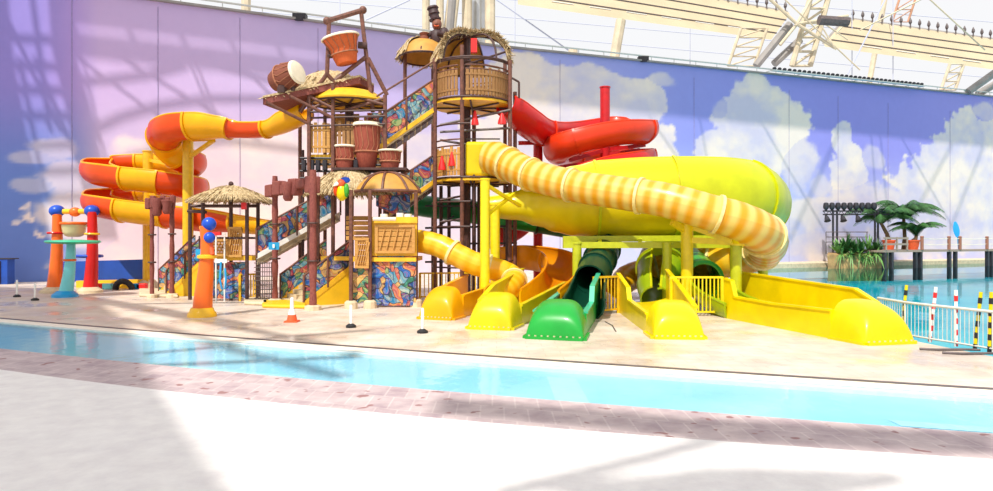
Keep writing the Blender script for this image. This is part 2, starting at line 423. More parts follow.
# lagoon outline on the deck side
lag = [G(*p) for p in ((1400,440),(1150,385),(993,356.5),(945,347),(905,339),(860,319),(810,298),(770,287),(735,279),(700,270.5))]
deck_poly = [Vector((x, c_far(x), 0)) for x in XS if x < 9.5]
deck_poly += lag[1:]
e = WP(694, 268); deck_poly += [Vector((e.x, e.y-.02, 0)), Vector((-30, WD+WS*-30-.02, 0)), Vector((-30, c_far(-20)+2, 0))]
t = NT('pale_stone_deck'); v = t.coord(); n1 = t.noise(v, .28, 5, .65, .4); n2 = t.noise(v, 1.6, 6, .6); n3 = t.noise(v, .55, 3, .5)
c = t.ramp(n1.outputs['Fac'], [(.3,(182,170,168)),(.45,(206,188,170)),(.58,(216,204,192)),(.72,(196,174,166))])
c = t.mix(.45, c, t.ramp(n2.outputs['Fac'], [(.3,(176,158,148)),(.5,(212,194,176)),(.7,(230,220,208))]))
br = t.N('ShaderNodeTexBrick'); br.inputs['Scale'].default_value = .8; br.inputs['Mortar Size'].default_value = .008; br.inputs['Color1'].default_value = (1,1,1,1); br.inputs['Color2'].default_value = (.93,.92,.93,1); br.inputs['Mortar'].default_value = (.8,.76,.74,1)
t.L(v, br.inputs['Vector']); c = t.mix(.8, c, br.outputs['Color'], 'MULTIPLY')
t.col(c); t.L(t.ramp(n3.outputs['Fac'], [(.35,(120,120,120)),(.6,(215,215,215))]), t.b.inputs['Roughness']); t.bump(n2.outputs['Fac'], .15, .01)
struct(MB().prism(deck_poly, (0,0,-.25)).build('floor_deck', t.m), 'pale stone deck under the slides')
# coping with a dark drain line along the far edge of the channel
struct(strip(lambda x: c_far(x)+.02, lambda x: c_far(x)-.42, .012).build('trim_21', plain('white_coping', (240,230,214), .6, .05, 2)))
struct(strip(lambda x: c_far(x)+.20, lambda x: c_far(x)+.05, .013).build('trim_22', M['pipe']))
t = NT('cyan_channel_floor'); v = t.coord(); n1 = t.noise(v, .5, 4); n2 = t.noise(v, 5, 3)
c = t.ramp(n1.outputs['Fac'], [(.3,(168,214,232)),(.55,(188,222,234)),(.75,(206,230,236))])
t.col(c); t.set(Roughness=.5)
fl = strip(lambda x: c_far(x)-.42, c_near, -.10).build('channel_floor', t.m); struct(fl, 'pale blue painted floor of the shallow water channel')
m = strip(lambda x: c_far(x)-.40, lambda x: c_far(x)-.42, .012, -.10); struct(m.build('trim_23', M['white']))
t2 = plain('blue_channel_edge', (60,150,210), .5, .08); struct(strip(lambda x: c_near(x)+.02, lambda x: c_near(x)-.02, -.10, .03).build('trim_24', t2))
# pale markings on the channel floor
pm = plain('pale_floor_marking', (206,240,240), .6, .03)
def mark(x0, x1, f0, f1):
    rows = []
    for k in range(13):
        x = x0 + (x1-x0)*k/12
        rows.append([Vector((x, c_near(x)*(1-g)+c_far(x)*g, -.094)) for g in (f0, f1)])
    return MB().grid(rows).build('floor_marking', pm)
x_ = G(560, 385).x
for a, b, g0, g1 in ((x_-.12, x_+.35, .05, .72), (x_-1.0, x_+.3, .08, .16), (4.2, 7.5, .10, .17), (5.0, 6.3, .20, .30), (-6.5, -3.4, .12, .20), (x_+.6, 4.0, .10, .14)):
    struct(mark(a, b, g0, g1))
def water_mat(name, tint, rough, bscale, bstr, ior=1.33):
    t = NT(name); v = t.coord(scale=(1, .55, 1)); n = t.noise(v, bscale, 3, .5)
    bp = t.N('ShaderNodeBump'); bp.inputs['Strength'].default_value = bstr; bp.inputs['Distance'].default_value = .05; t.L(n.outputs['Fac'], bp.inputs['Height'])
    tr = t.N('ShaderNodeBsdfTransparent'); tr.inputs[0].default_value = lin(tint)
    gl = t.N('ShaderNodeBsdfGlossy'); gl.inputs['Roughness'].default_value = rough; t.L(bp.outputs[0], gl.inputs['Normal'])
    fr = t.N('ShaderNodeFresnel'); fr.inputs[0].default_value = ior; t.L(bp.outputs[0], fr.inputs['Normal'])
    ms = t.N('ShaderNodeMixShader'); t.L(fr.outputs[0], ms.inputs[0]); t.L(tr.outputs[0], ms.inputs[1]); t.L(gl.outputs[0], ms.inputs[2])
    t.n.remove(t.b); t.L(ms.outputs[0], t.out.inputs['Surface']); return t.m
wm = water_mat('channel_water', (226,246,252), .06, 3, .15, 1.14)
struct(strip(lambda x: c_far(x)-.42, c_near, -.02).build('channel_water', wm, normals=False), 'shallow light blue water in the curved channel')
# brick edging
t = NT('mauve_brick_edging'); uv = t.coord('UV')
br = t.N('ShaderNodeTexBrick'); br.offset = .5; br.inputs['Scale'].default_value = 1; br.inputs['Brick Width'].default_value = .32; br.inputs['Row Height'].default_value = .62; br.inputs['Mortar Size'].default_value = .014; br.inputs['Mortar Smooth'].default_value = .3
br.inputs['Color1'].default_value = lin((190,170,172)); br.inputs['Color2'].default_value = lin((170,148,156)); br.inputs['Mortar'].default_value = lin((206,190,190))
t.L(uv, br.inputs['Vector']); n1 = t.noise(t.coord(), 2.5, 5, .6)
c = t.mix(.5, br.outputs['Color'], t.ramp(n1.outputs['Fac'], [(.3,(150,130,138)),(.6,(210,194,192))]))
n3 = t.noise(t.coord(), 4.5, 2, .4); c = t.mix(t.ramp(n3.outputs['Fac'], [(.66,(0,0,0)),(.7,(255,255,255))]), c, lin((150,112,112)))
t.col(c); t.set(Roughness=.7); t.bump(br.outputs['Fac'], -.4, .02)
struct(strip(c_near, c_brick, .03, .03, 2).build('brick_edging', t.m), 'mauve brick edging between the channel and the sand')
struct(strip(lambda x: c_brick(x)+.02, lambda x: c_brick(x)-.05, .03, -.2).build('trim_25', M['concrete']))
# sand
rows = []
for k in range(70):
    tt = (k/69)**1.3; row = []
    for i in range(161):
        x = -16 + 28*i/160; y = c_brick(x)+.05 - tt*18
        h = noise.fractal(Vector((x*.5, y*.5, 1)), 1, 2, 4)*.05 + noise.noise(Vector((x*3, y*3, 5)))*.012
        row.append(Vector((x, y, .03 + min(1, tt*8)*(.03 + h) + max(0, c_brick(x)-y-1)*.0 )))
    rows.append(row)
t = NT('white_sand'); v = t.coord(); n1 = t.noise(v, 3, 8, .7); n2 = t.noise(v, 120, 3, .7)
t.col(t.ramp(n1.outputs['Fac'], [(.3,(232,226,226)),(.7,(250,246,243))])); t.set(Roughness=.95); t.b.inputs['Specular IOR Level'].default_value = .1
t.bump(t.mix(.6, n1.outputs['Fac'], n2.outputs['Fac']), .5, .03)
o = MB().grid(rows).build('sand', t.m, smooth=True); struct(o, 'bright white sand in front of the brick edging')
# lagoon basin and water
def flat(poly):
    ar = sum(a.x*b.y - b.x*a.y for a, b in zip(poly, poly[1:]+poly[:1]))
    return MB().add(poly if ar > 0 else poly[::-1], [tuple(range(len(poly)))])
lg = lag + [Vector((e.x, e.y, 0))]
far = [wl(X1, 0), wl(X1+10, 0), Vector((X1+10, 18, 0))]
pool = [lag[0]] + lag[1:] + [wl(e.x, 0)] + far
pm2 = NT('teal_pool_floor'); nv = pm2.noise(pm2.coord(), .25, 3); pm2.col(pm2.ramp(nv.outputs['Fac'], [(.3,(30,176,200)),(.7,(96,218,226))])); pm2.set(Roughness=.6)
struct(MB().prism([Vector((p.x, p.y, -1.2)) for p in pool], (0,0,-.1)).build('pool_floor', pm2.m), 'teal floor of the lagoon pool')
rows = [[Vector((p.x, p.y, -.02)) for p in lag[1:]+[wl(e.x,0)]], [Vector((p.x, p.y, -1.2)) for p in lag[1:]+[wl(e.x,0)]]]
struct(MB().grid(rows).build('pool_side', pm2.m))
struct(flat([Vector((p.x, p.y, -.16)) for p in pool]).build('pool_water', water_mat('lagoon_water', (150,232,238), .03, 1.6, .10, 1.09), normals=False), 'clear turquoise lagoon water mirroring the painted wall')
# low beige ledge where the wall meets the lagoon
a_, b_ = wl(e.x+2, 0), wl(X1, 0); q = Vector((.4,-.9,0))
struct(MB().hexa([a_+Vector((0,0,-.5)), b_+Vector((0,0,-.5)), b_+q*1.6+Vector((0,0,-.5)), a_+q*1.6+Vector((0,0,-.5))], [a_+Vector((0,0,.30)), b_+Vector((0,0,.30)), b_+q*1.6+Vector((0,0,.2)), a_+q*1.6+Vector((0,0,.2))]).build('trim_26', M['concrete']))

# ================================================================ roof of the hall: beige ceiling panels, lattice steel, ducts
def soffit(corners, D0, D1, spikes):
    (ax, ay), (bx, by), (cx_, cy_), (dx, dy) = corners   # top-left, top-right, bottom-right, bottom-left
    tl, tr, brr, bl = P(ax, ay, D0+5), P(bx, by, D1+5), P(cx_, cy_, D1), P(dx, dy, D0)
    root = struct(bpy.data.objects.new('ceiling_panel', None)); COL.objects.link(root); WLOC[root.name] = Vector()
    for k in range(4):
        f0, f1 = k/4+.012, (k+1)/4-.012
        q = [bl.lerp(tl, f0), brr.lerp(tr, f0), brr.lerp(tr, f1), bl.lerp(tl, f1)]
        MB().prism(q, (0,.3,.35)).build('panel_board', M['soffit'], root)
        if k: MB().bar(q[0]+Vector((0,-.06,-.05)), q[1]+Vector((0,-.06,-.05)), .16, .12).build('panel_seam', M['pipe'], root)
    m = MB().prism([bl.lerp(tl,.0)+Vector((0,.5,.45)), brr+Vector((0,.5,.45)), tr+Vector((0,.5,.45)), tl+Vector((0,.5,.45))], (0,.2,.2)); m.build('panel_backing', M['grey_tube'], root)
    for k in range(6):
        q0 = bl.lerp(brr, .12+k*.14); q1 = bl.lerp(brr, .20+k*.14); up = (tl-bl)*.2
        MB().bar(q0+up+Vector((0,-.05,-.05)), q1+up+Vector((0,-.05,-.05)), .25, .08).build('panel_lamp', M['white'], root)
    for k in range(spikes):
        p = tl.lerp(tr, (k+.5)/spikes); mm = MB(); mm.cyl(p+Vector((0,0,.2)), p+Vector((0,0,.7)), .09, .07, 6); mm.lathe(p+Vector((0,0,.6)), [(.1,0),(.2,.2),(.17,.45),(.03,.8)], 8); mm.build('finial', M['pipe'], root)
    return root
soffit([(515,-36),(790,14),(771,40),(518,5)], 64, 74, 26)
soffit([(848,20),(1060,50),(1060,79),(825,47)], 76, 86, 24)
def bars(name, segs, mat, r=.2, n=8):
    m = MB()
    for a, b in segs: m.tube([a, b], r, n)
    return struct(m.build(name, mat))
def lattice(name, p0, p1, wpx, D, n, mat, r=.16, horiz=False):
    """two chords with rungs and diagonals, a lattice column seen against the sky"""
    (x0, y0), (x1, y1) = p0, p1; m = MB(); L = []
    dx, dy = (0, wpx) if horiz else (wpx, 0)
    for k in range(n+1):
        f = k/n; L.append((P(x0+(x1-x0)*f, y0+(y1-y0)*f, D), P(x0+dx+(x1-x0)*f, y0+dy+(y1-y0)*f, D+1)))
    for (a, b), (c, d) in zip(L, L[1:]):
        m.tube([a, c], r, 7); m.tube([b, d], r, 7); m.tube([a, d], r*.5, 5)
    for a, b in L: m.tube([a, b], r*.5, 5)
    return struct(m.build(name, mat))
lattice('truss_and_shade_bars', (728,66), (741,28), 26, 68, 4, M['truss'])
lattice('truss_and_shade_bars', (792,66), (815,-20), 18, 66, 6, M['truss'], .28)
lattice('truss_and_shade_bars', (941,90), (950,64), 14, 70, 3, M['truss'])
lattice('truss_and_shade_bars', (892,22), (912,-40), 16, 96, 5, M['truss_red'])
bars('roof_strut', [(P(756,66,66),P(790,24,66)), (P(774,64,67),P(800,40,67)), (P(968,92,68),P(1010,62,68)), (P(978,94,70),P(1020,70,70))], M['grey_tube'], .38)
bars('roof_strut', [(P(797,24,65),P(848,16,65)), (P(797,24,65),P(760,-10,65)), (P(797,24,65),P(835,48,65)), (P(797,24,65),P(780,45,65)), (P(797,24,65),P(822,-20,65))], M['truss'], .16)
bars('roof_strut', [(P(819,20,60),P(848,22,60))], M['pipe'], .45)
m = MB()
for (x0, y0), (x1, y1) in (((819,20),(848,40)),((819,22),(836,50)),((836,34),(848,20)),((860,30),(940,-10)),((780,-5),(860,70)),((925,-5),(985,50))): m.tube([P(x0,y0,64), P(x1,y1,64)], .07, 5)
struct(m.build('roof_cable', M['truss']))
bars('roof_column', [(P(614,60,60),P(621,20,60)), (P(573,66,64),P(573,50,64))], M['truss'], .45)
bars('roof_column', [(P(868,90,94),P(890,-30,94))], M['truss'], .38)
bars('roof_column', [(P(246,14,48),P(246,-20,48))], M['truss'], .35)
bars('roof_column', [(P(426,40,52),P(426,-20,52)), (P(440,40,52.5),P(440,-20,52.5)), (P(451,40,53),P(458,-20,53)), (P(446,40,53),P(453,-20,53))], M['truss'], .3)
bars('roof_column', [(P(467,60,54),P(467,-20,54)), (P(490,60,54),P(490,-20,54))], M['truss'], .42)
du = MB().cyl(P(478,60,56), P(478,-20,56), .85, n=20).build('roof_duct', M['duct'], smooth=True); struct(du)
bars('roof_strut', [(P(449,40,50),P(454,-20,50))], M['grey_tube'], .3)
m = MB()
for y0, y1 in ((-14,66),(2,84),(-32,48),(22,104),(-50,28)): m.tube([P(150,y0,90), P(1060,y1,100)], .06, 5)
for px in (340, 515, 690, 893, 852): m.tube([P(px,-30,80), P(px,110,80)], .05, 5)
for (x0, y0), (x1, y1) in (((366,20),(410,0)),((440,-40),(585,62)),((900,-30),(830,110))): m.tube([P(x0,y0,70), P(x1,y1,70)], .08, 5)
struct(m.build('roof_cable', plain('thin_glazing_bars', (190,194,214), .5, .03)))

# added unseen slabs and bars, cut to cast shade on wall, deck and sand
def back(p, t_): return p - SUN * t_
def shade_slab(pts, t_, name='sun_blocker'):
    q = [back(p, t_) for p in pts]; return struct(MB().prism(q, -SUN*.25).build(name, M['soffit']))  # unseen added slab, cut to the outline of the shade it casts
for za, zb in ((12.0, 13.42), (13.72, 18.0)):
    for xa, xb in ((WP(74,50).x, 4), (4, 60)):
        if za < 13 or xa > 0: shade_slab([wl(xa, za), wl(xb, za), wl(xb, zb if xa < 0 else 13.75), wl(xa, zb if xa < 0 else 13.75)], 24)
        else: shade_slab([wl(xa, za), wl(xb, za), wl(xb, zb), wl(xa, zb)], 24)
shade_slab([wl(4,13.7), wl(60,13.7), wl(60,18), wl(4,18)], 24.6)
for k in range(6): shade_slab([wl(-20.4+k*2.4,13.4), wl(-20.1+k*2.4,13.4), wl(-20.1+k*2.4,13.75), wl(-20.4+k*2.4,13.75)], 24)
shade_slab([wl(-8,13.4), wl(4,13.4), wl(4,13.75), wl(-8,13.75)], 24)
# added slabs and bars casting a slanted lattice shadow on the wall's left end
shade_slab([WP(-90,-30), WP(6,-30), WP(14,60), WP(28,140), WP(46,210), WP(58,290), WP(-90,290)], 16.5)
shade_slab([WP(46,-30), WP(84,-30), WP(74,55), WP(90,110), WP(112,200), WP(118,240), WP(94,240), WP(78,170), WP(66,110), WP(52,50)], 16.5)
m = MB()
for (x0, y0), (x1, y1) in (((0,38),(60,40)),((12,66),(66,67)),((18,90),(70,91)),((24,116),(76,116)),((30,146),(84,144)),((36,172),(90,170)),((44,198),(96,196)),((8,20),(60,130)),((36,60),(90,190)),((30,-20),(50,130)),((20,60),(44,190))):
    m.bar(back(WP(x0,y0),16.2), back(WP(x1,y1),16.2), .17, .17)
for (x0, y0), (x1, y1) in (((75,56),(170,125)),((75,56),(98,140)),((120,58),(260,140)),((190,62),(215,125)),((196,62),(222,130)),((210,66),(300,90)),((240,66),(330,150)),((82,56),(108,170))):
    m.bar(back(WP(x0,y0),17), back(WP(x1,y1),17), .11, .11)
for pts in ([(78,82),(110,80),(150,75),(185,66)], [(95,130),(120,118),(160,106),(210,99),(260,99),(320,104)], [(100,170),(160,150),(220,140),(300,150)]):
    m.tube([back(WP(*p),18) for p in pts], .14, 6)
for (x0, y0), (x1, y1) in (((700,120),(720,230)),((760,120),(830,240)),((840,130),(790,240)),((880,130),(890,240)),((900,135),(960,240)),((960,130),(900,240)),((990,130),(950,230)),((650,118),(700,190)),((870,118),(876,200))):
    m.bar(back(WP(x0,y0),24), back(WP(x1,y1),24), .10, .10)
struct(m.build('truss_and_shade_bars', M['truss']))  # added out-of-view bars, laid out for their shadows on the wall
gp = lambda *q: [G(*p) for p in q]
shade_slab(gp((-160,284),(45,288),(95,300),(128,322),(140,345),(150,372),(172,400),(200,440),(240,491),(300,560),(-500,560)), 26)  # added slab, outlined as the shade on the left deck and sand
m = MB()
for (x0, y0), (x1, y1) in (((60,292),(250,325)),((90,300),(330,345)),((120,318),(340,372)),((60,305),(420,300)),((130,350),(370,330)),((120,362),(360,352)),((500,500),(760,430)),((640,520),(900,480))):
    m.bar(back(G(x0,y0),24), back(G(x1,y1),24), .25, .25)
struct(m.build('truss_and_shade_bars', M['truss']))  # added out-of-view bars, laid out for their shadow stripes on the ground
shade_slab(gp((430,415),(560,428),(760,447),(1000,458),(1000,436),(850,428),(700,420),(560,408),(440,399)), 25)  # added slab that shades the bricks
shade_slab(gp((540,491),(700,470),(860,472),(760,500),(640,540)), 25)  # added slab that shades the near sand
# ================================================================ slides
def sample(ctrl, step=.16):
    """Catmull-Rom through (px, py, D, radius)"""
    pts = [P(*q[:3]) for q in ctrl]; rs = [q[3] for q in ctrl]
    ex = [pts[0]*2-pts[1]] + pts + [pts[-1]*2-pts[-2]]; er = [rs[0]] + rs + [rs[-1]]
    out = []; ro = []
    for i in range(1, len(ex)-2):
        n = max(2, int((ex[i+1]-ex[i]).length/step))
        for k in range(n):
            t_ = k/n; a, b, c, d = ex[i-1:i+3]
            p = .5*((2*b) + (c-a)*t_ + (2*a-5*b+4*c-d)*t_**2 + (3*b-a-3*c+d)*t_**3)
            s_ = t_*t_*(3-2*t_)
            out.append(p); ro.append(er[i]*(1-s_)+er[i+1]*s_)
    out.append(pts[-1]); ro.append(rs[-1])
    return out, ro
def frames(pts):
    fr = []; N = len(pts)
    for i in range(N):
        t_ = (pts[min(i+1,N-1)]-pts[max(i-1,0)]).normalized()
        r = t_.cross(Vector((0,0,1)))
        r = r.normalized() if r.length > .05 else (fr[-1][0] if fr else Vector((1,0,0)))
        fr.append((r, r.cross(t_).normalized(), t_))
    return fr
def sweep(pts, rs, fr, up=None, thick=.05, n=24, rib=0.0, lens=None):
    """up None: closed tube; else flume whose walls reach `up` radians past the horizontal"""
    rows = []; uvs = []
    if up is None: angs = [2*PI*k/n for k in range(n+1)]
    else: angs = [PI-up+(PI+2*up)*k/n for k in range(n+1)]
    L = 0
    for i, p in enumerate(pts):
        if i: L += (p-pts[i-1]).length
        u_ = lens[i] if lens else L
        rr = rs[i]*(1+rib*math.sin(u_*2*PI/.42)); r, u, _ = fr[i]
        ou = [p + r*(rr*math.cos(a)) + u*(rr*math.sin(a)) for a in angs]
        ri = rr - thick
        inn = [p + r*(ri*math.cos(a)) + u*(ri*math.sin(a)) for a in angs]
        if up is None: rows.append((ou, inn))
        else: rows.append(ou + inn[::-1] + [ou[0]])
        uvs.append([(u_, k/n) for k in range(2*(n+1)+1)])
    m = MB()
    if up is None:
        m.grid([a for a, b in rows], [q[:n+1] for q in uvs]); m.grid([b for a, b in rows], [q[:n+1] for q in uvs])
        for e_ in (0, -1): m.grid([rows[e_][0], rows[e_][1]], [uvs[e_][:n+1]]*2)
    else:
        m.grid(rows, uvs)
        for e_ in (0, -1): m.add(rows[e_][:-1], [tuple(range(len(rows[e_])-1))])
    return m
def ring(p, rr, f, up=None, w=.09, h=.06, n=28):
    r, u, t_ = f
    angs = [2*PI*k/n for k in range(n+1)] if up is None else [PI-up+(PI+2*up)*k/n for k in range(n+1)]
    rows = []
    for (dr, dl) in ((-.01,-w/2),(h,-w/2),(h,w/2),(-.01,w/2),(-.01,-w/2)):
        rows.append([p + r*((rr+dr)*math.cos(a)) + u*((rr+dr)*math.sin(a)) + t_*dl for a in angs])
    return MB().grid(rows)
def bolts_ring(p, rr, f, up=None, n=18):
    r, u, t_ = f; m = MB()
    for k in range(n):
        a = 2*PI*k/n if up is None else PI-up+(PI+2*up)*(k+.5)/n
        q = p + (r*math.cos(a)+u*math.sin(a))*(rr+.05)
        m.box(q + t_*.05, (.05,.05,.05))
    return m
def flume(root, ctrl, mats, up=None, cuts=None, name='flume_section', flange=None, thick=.05, rib=0.0, hidden_ends=False, bolts=False):
    pts, rs = sample(ctrl); fr = frames(pts); N = len(pts)
    L = [0]
    for a, b in zip(pts, pts[1:]): L.append(L[-1]+(b-a).length)
    if cuts and cuts[0] >= 1:
        near = lambda c: min(range(N), key=lambda i: (pts[i]-(P(*ctrl[int(c)][:3]).lerp(P(*ctrl[min(int(c)+1,len(ctrl)-1)][:3]), c-int(c)))).length)
        cuts = [L[near(c)]/L[-1] for c in cuts]
    if cuts is None: cuts = [i/len(mats) for i in range(1, len(mats))]
    idx = [0] + [min(range(N), key=lambda i: abs(L[i]-c*L[-1])) for c in cuts] + [N-1]
    for k, mt in enumerate(mats):
        a, b = idx[k], idx[k+1]+1
        sweep(pts[a:b], rs[a:b], fr[a:b], up, thick, rib=rib, lens=L[a:b]).build(name, mt, root, smooth=True)
        if flange and k:
            fo = ring(pts[a], rs[a], fr[a], up).build('flange', flange, root, smooth=True)
    if up is not None:          # rolled rim along both edges
        m = MB()
        for s_ in (PI-up, 2*PI+up):
            m.tube([p + f[0]*((r_-.02)*math.cos(s_)) + f[1]*((r_-.02)*math.sin(s_)) for p, r_, f in zip(pts, rs, fr)], .045, 6)
        m.build('rim', flange or mats[0], root, smooth=True)
    return pts, rs, fr, L
def pillar(root, px, ytop, D, r, mat, zbase=0.0, name='pillar', foot=True, n=16):
    b = P(px, 240, D); top = P(px, ytop, D).z; m = MB()
    m.cyl((b.x, D, zbase), (b.x, D, top), r, n=n)
    o = m.build(name, mat, root, smooth=True)
    m = MB(); m.cyl((b.x, D, top), (b.x, D, top+.05), r*1.12, n=n); m.build('pillar_cap', mat, o)
    if foot: m = MB(); m.lathe((b.x, D, 0), [(r*2.2,0),(r*2.0,.18),(r*1.4,.36),(r*1.1,.4)], 12); m.build('foot', M['concrete'], o)
    return o
def runout(root, A, B, C, Dk, mat, hlf, hlb, hrf, hrb, hood=.8, Lh=1.1, inner=None, floor_z=.16, kl=None, kr=None, flange=None):
    """trough from the back edge (Dk left, C right) to the front edge (A left, B right), closed by a rounded splash hood"""
    A, B, C, Dk = map(Vector, (A, B, C, Dk)); inner = inner or mat
    fl = ((Dk+C)/2-(A+B)/2).normalized()
    Af = A + (Dk-A).normalized()*Lh*.8; Bf = B + (C-B).normalized()*Lh*.8
    def side(a, b, hf, hb, kk, inw):
        k_ = kk if kk else [(0,hf),(1,hb)]
        lo = [a.lerp(b, f) for f, _ in k_]; hi = [a.lerp(b, f)+Vector((0,0,h)) for f, h in k_]
        poly = lo + hi[::-1]
        nrm = (b-a).cross(Vector((0,0,1))).normalized()*.07*inw
        m = MB().prism(poly, nrm)
        o = m.build('trough_wall', mat, root)
        m = MB()
        for q, r_ in zip(hi, hi[1:]): m.bar(q+nrm*.5+Vector((0,0,.015)), r_+nrm*.5+Vector((0,0,.015)), .13, .05)
        m.build('wall_rim', flange or mat, o)
        return o
    side(Af, Dk, hlf, hlb, kl, 1); side(Bf, C, hrf, hrb, kr, -1)
    n = 10; rows = []
    for k in range(9):
        f = k/8; a = Af.lerp(Dk, f); b = Bf.lerp(C, f)
        rows.append([a.lerp(b, j/n)+Vector((0,0,floor_z+.14*(2*j/n-1)**2+.1*f)) for j in range(n+1)])
    MB().grid(rows).build('trough_floor', inner, root, smooth=True)
    # hood
    rows = []; ns = 12; na = 22; A2 = A; B2 = B
    for i in range(ns+1):
        s_ = i/ns; g = math.sin(s_*PI/2)
        base_l = (Af.lerp(A2, g)); base_r = (Bf.lerp(B2, g))
        h = hood*(math.cos(s_*PI/2)**.62 if s_ < 1 else 0) + .02; mid = (base_l+base_r)/2; half = (base_r-base_l)/2*(1.05)
        row = []
        for k in range(na+1):
            th = PI*k/na; cx_ = math.cos(th); sx_ = math.sin(th)
            px_ = math.copysign(abs(cx_)**.55, cx_); pz = sx_**.55
            row.append(mid - half*px_ * (1-.16*pz*(1-abs(px_)*.2)) + Vector((0,0,h*pz)))
        rows.append(row)
    hd = MB().grid(rows).build('splash_hood', mat, root, smooth=True)
    sk = MB(); 
    for a, b in ((Af*1.0, A2), (A2, B2), (B2, Bf)):
        sk.bar(a+Vector((0,0,.03)), b+Vector((0,0,.03)), .16, .06)
    sk.build('hood_flange', mat, hd)
    for k in range(9):
        q = A2.lerp(B2, (k+.5)/9); bo = MB(); bo.cyl(q+Vector((0,0,.06)), q+Vector((0,0,.085)), .025, n=6); bo.build('bolt', M['concrete'], hd)
    return hd

# --- orange and amber serpentine slide on the left
s1 = thing('water_slide', 'orange and amber open slide winding in three loops at the left of the tower', 'water slide', (G(150,290).x, 28.5, 0), 'water slides of the play structure')
r1 = .64
ctrl = [(306,111,23.6,.40),(288,119,24,.44),(270,127,24.5,.36),(240,128,25,.38),(226,125,25.1,.52),(205,123,25.4,r1),(180,124,25.6,r1),(168,129,26,r1),(164,136,27,r1),(168,146,28,r1),(178,155,28.4,r1),(190,161,29.2,r1),(190,163,30.6,r1),(172,162,31.6,r1),(140,162,31.9,r1),(105,164,31.4,r1),(96,168,30,r1),(100,171,28.7,r1),(125,175,28.3,r1),(160,179,28.2,r1),(186,184,28.7,r1),(193,187,30.2,r1),(178,189,31.5,r1),(140,191,31.9,r1),(105,195,31.4,r1),(97,200,30,r1),(102,203,28.7,r1),(130,208,28.3,r1),(170,213,28.1,r1),(205,217,28,r1),(235,221,27.8,.5),(262,225,27.4,.42),(292,229,27,.42)]
O, Y = M['orange'], M['amber']
flume(s1, ctrl, [Y, O, Y, O, Y, O, Y, O, Y, O, Y, O, Y, O, Y, O], up=R(28), cuts=[2.1,3.6,5.5,8.0,10,12,14,18.1,19.1,21,23,26.8,27.9,30,31.5], flange=Y)
pillar(s1, 188, 132, 27.2, .21, M['yel_steel']); pillar(s1, 148, 152, 30.3, .22, M['yel_steel'])
for a, b in ((P(188,140,27.2), P(212,139,25.6)), (P(188,158,27.2), P(214,140,25.6)), (P(188,137,27.2), P(170,139,26.2)), (P(148,183,30.3), P(112,183,28.9)), (P(148,160,30.3), P(180,166,29)), (P(148,218,30.3), P(128,219,28.6)), (P(148,194,30.3), P(176,194,28.6)), (P(188,199,27.2), P(188,220,28)), (P(148,222,30.3), P(176,226,28.4))): MB().bar(a, b, .12, .14).build('bracket', M['yel_steel'], s1)

# --- red spiral slide
s2 = thing('water_slide', 'red spiral slide curling round a tall red post behind the big lime slide', 'water slide', (P(605,240,28).x, 28.3, 0), 'water slides of the play structure')
r2 = .62
ctrl = [(506,104,24.8,.5),(516,111,25.2,.55),(528,122,26,r2),(543,130,27.5,r2),(570,130,29.6,r2),(605,126,30.6,r2),(632,126,30.2,r2),(644,128,29,r2),(640,129,27.6,r2),(618,130,26.7,r2),(590,135,26.4,r2),(568,142,26.5,r2),(558,149,27.4,r2),(566,152,29.2,r2),(600,154,30.4,r2),(634,155,30,r2),(642,157,28.8,r2),(630,160,27.3,r2),(600,167,26.6,r2),(565,182,26.8,r2),(540,196,27.4,r2),(528,212,28,r2),(510,228,28,r2),(480,236,28,r2)]
flume(s2, ctrl, [M['red'], M['red'], M['vermilion'], M['vermilion'], M['vermilion'], M['vermilion'], M['red'], M['red']], up=R(30), cuts=[.10,.24,.36,.46,.58,.70,.84], flange=M['vermilion'])
pillar(s2, 605, 88, 28.3, .21, M['red_steel'], foot=False); pillar(s2, 538, 124, 28.4, .2, M['red_steel'], foot=False)
for a, b in ((P(605,150,28.3), P(645,145,28.6)), (P(605,155,28.3), P(640,150,28)), (P(605,150,28.3), P(570,160,27)), (P(605,160,28.3), P(556,168,27.5)), (P(538,143,28.4), P(520,143,26.2)), (P(605,97,28.3), P(605,93,28.3))): MB().bar(a, b, .14, .16).build('bracket', M['red_steel'], s2)

# --- dark green tube and its runout
s3 = thing('water_slide', 'dark green tube slide that drops to the green splash runout', 'water slide', G(553,340), 'water slides of the play structure')
ctrl = [(403,203,27.2,.44),(430,207,26.8,.44),(470,212,26.6,.46),(520,218,26.6,.5),(560,224,26.6,.52),(590,230,26,.54),(604,240,24.4,.54),(603,252,22.8,.54),(597,265,21.4,.5),(590,280,20.2,.5)]
flume(s3, ctrl, [M['dkgreen'], M['green'], M['dkgreen'], M['dkgreen'], M['teal_dark'], M['teal_dark'], M['teal_dark'], M['teal_dark']], cuts=[.2,.4,.56,.70,.78,.86,.93], flange=M['teal_dark'], name='tube_section')
ctrl = [(590,280,20.2,.5),(587,292,19.3,.54),(584,303,18.4,.6)]
flume(s3, ctrl, [M['teal_dark']], up=R(10), name='flume_section')
A, B = G(526,338.5), G(583,341); C, Dk = G(604,305), G(570,306)
runout(s3, A, B, C, Dk, M['green'], .42, .5, .62, 1.15, hood=.80, Lh=1.2, kr=[(0,.5),(.28,.55),(.32,.95),(1,1.35)], kl=[(0,.5),(1,.72)], flange=M['mint'], inner=M['dkgreen'])

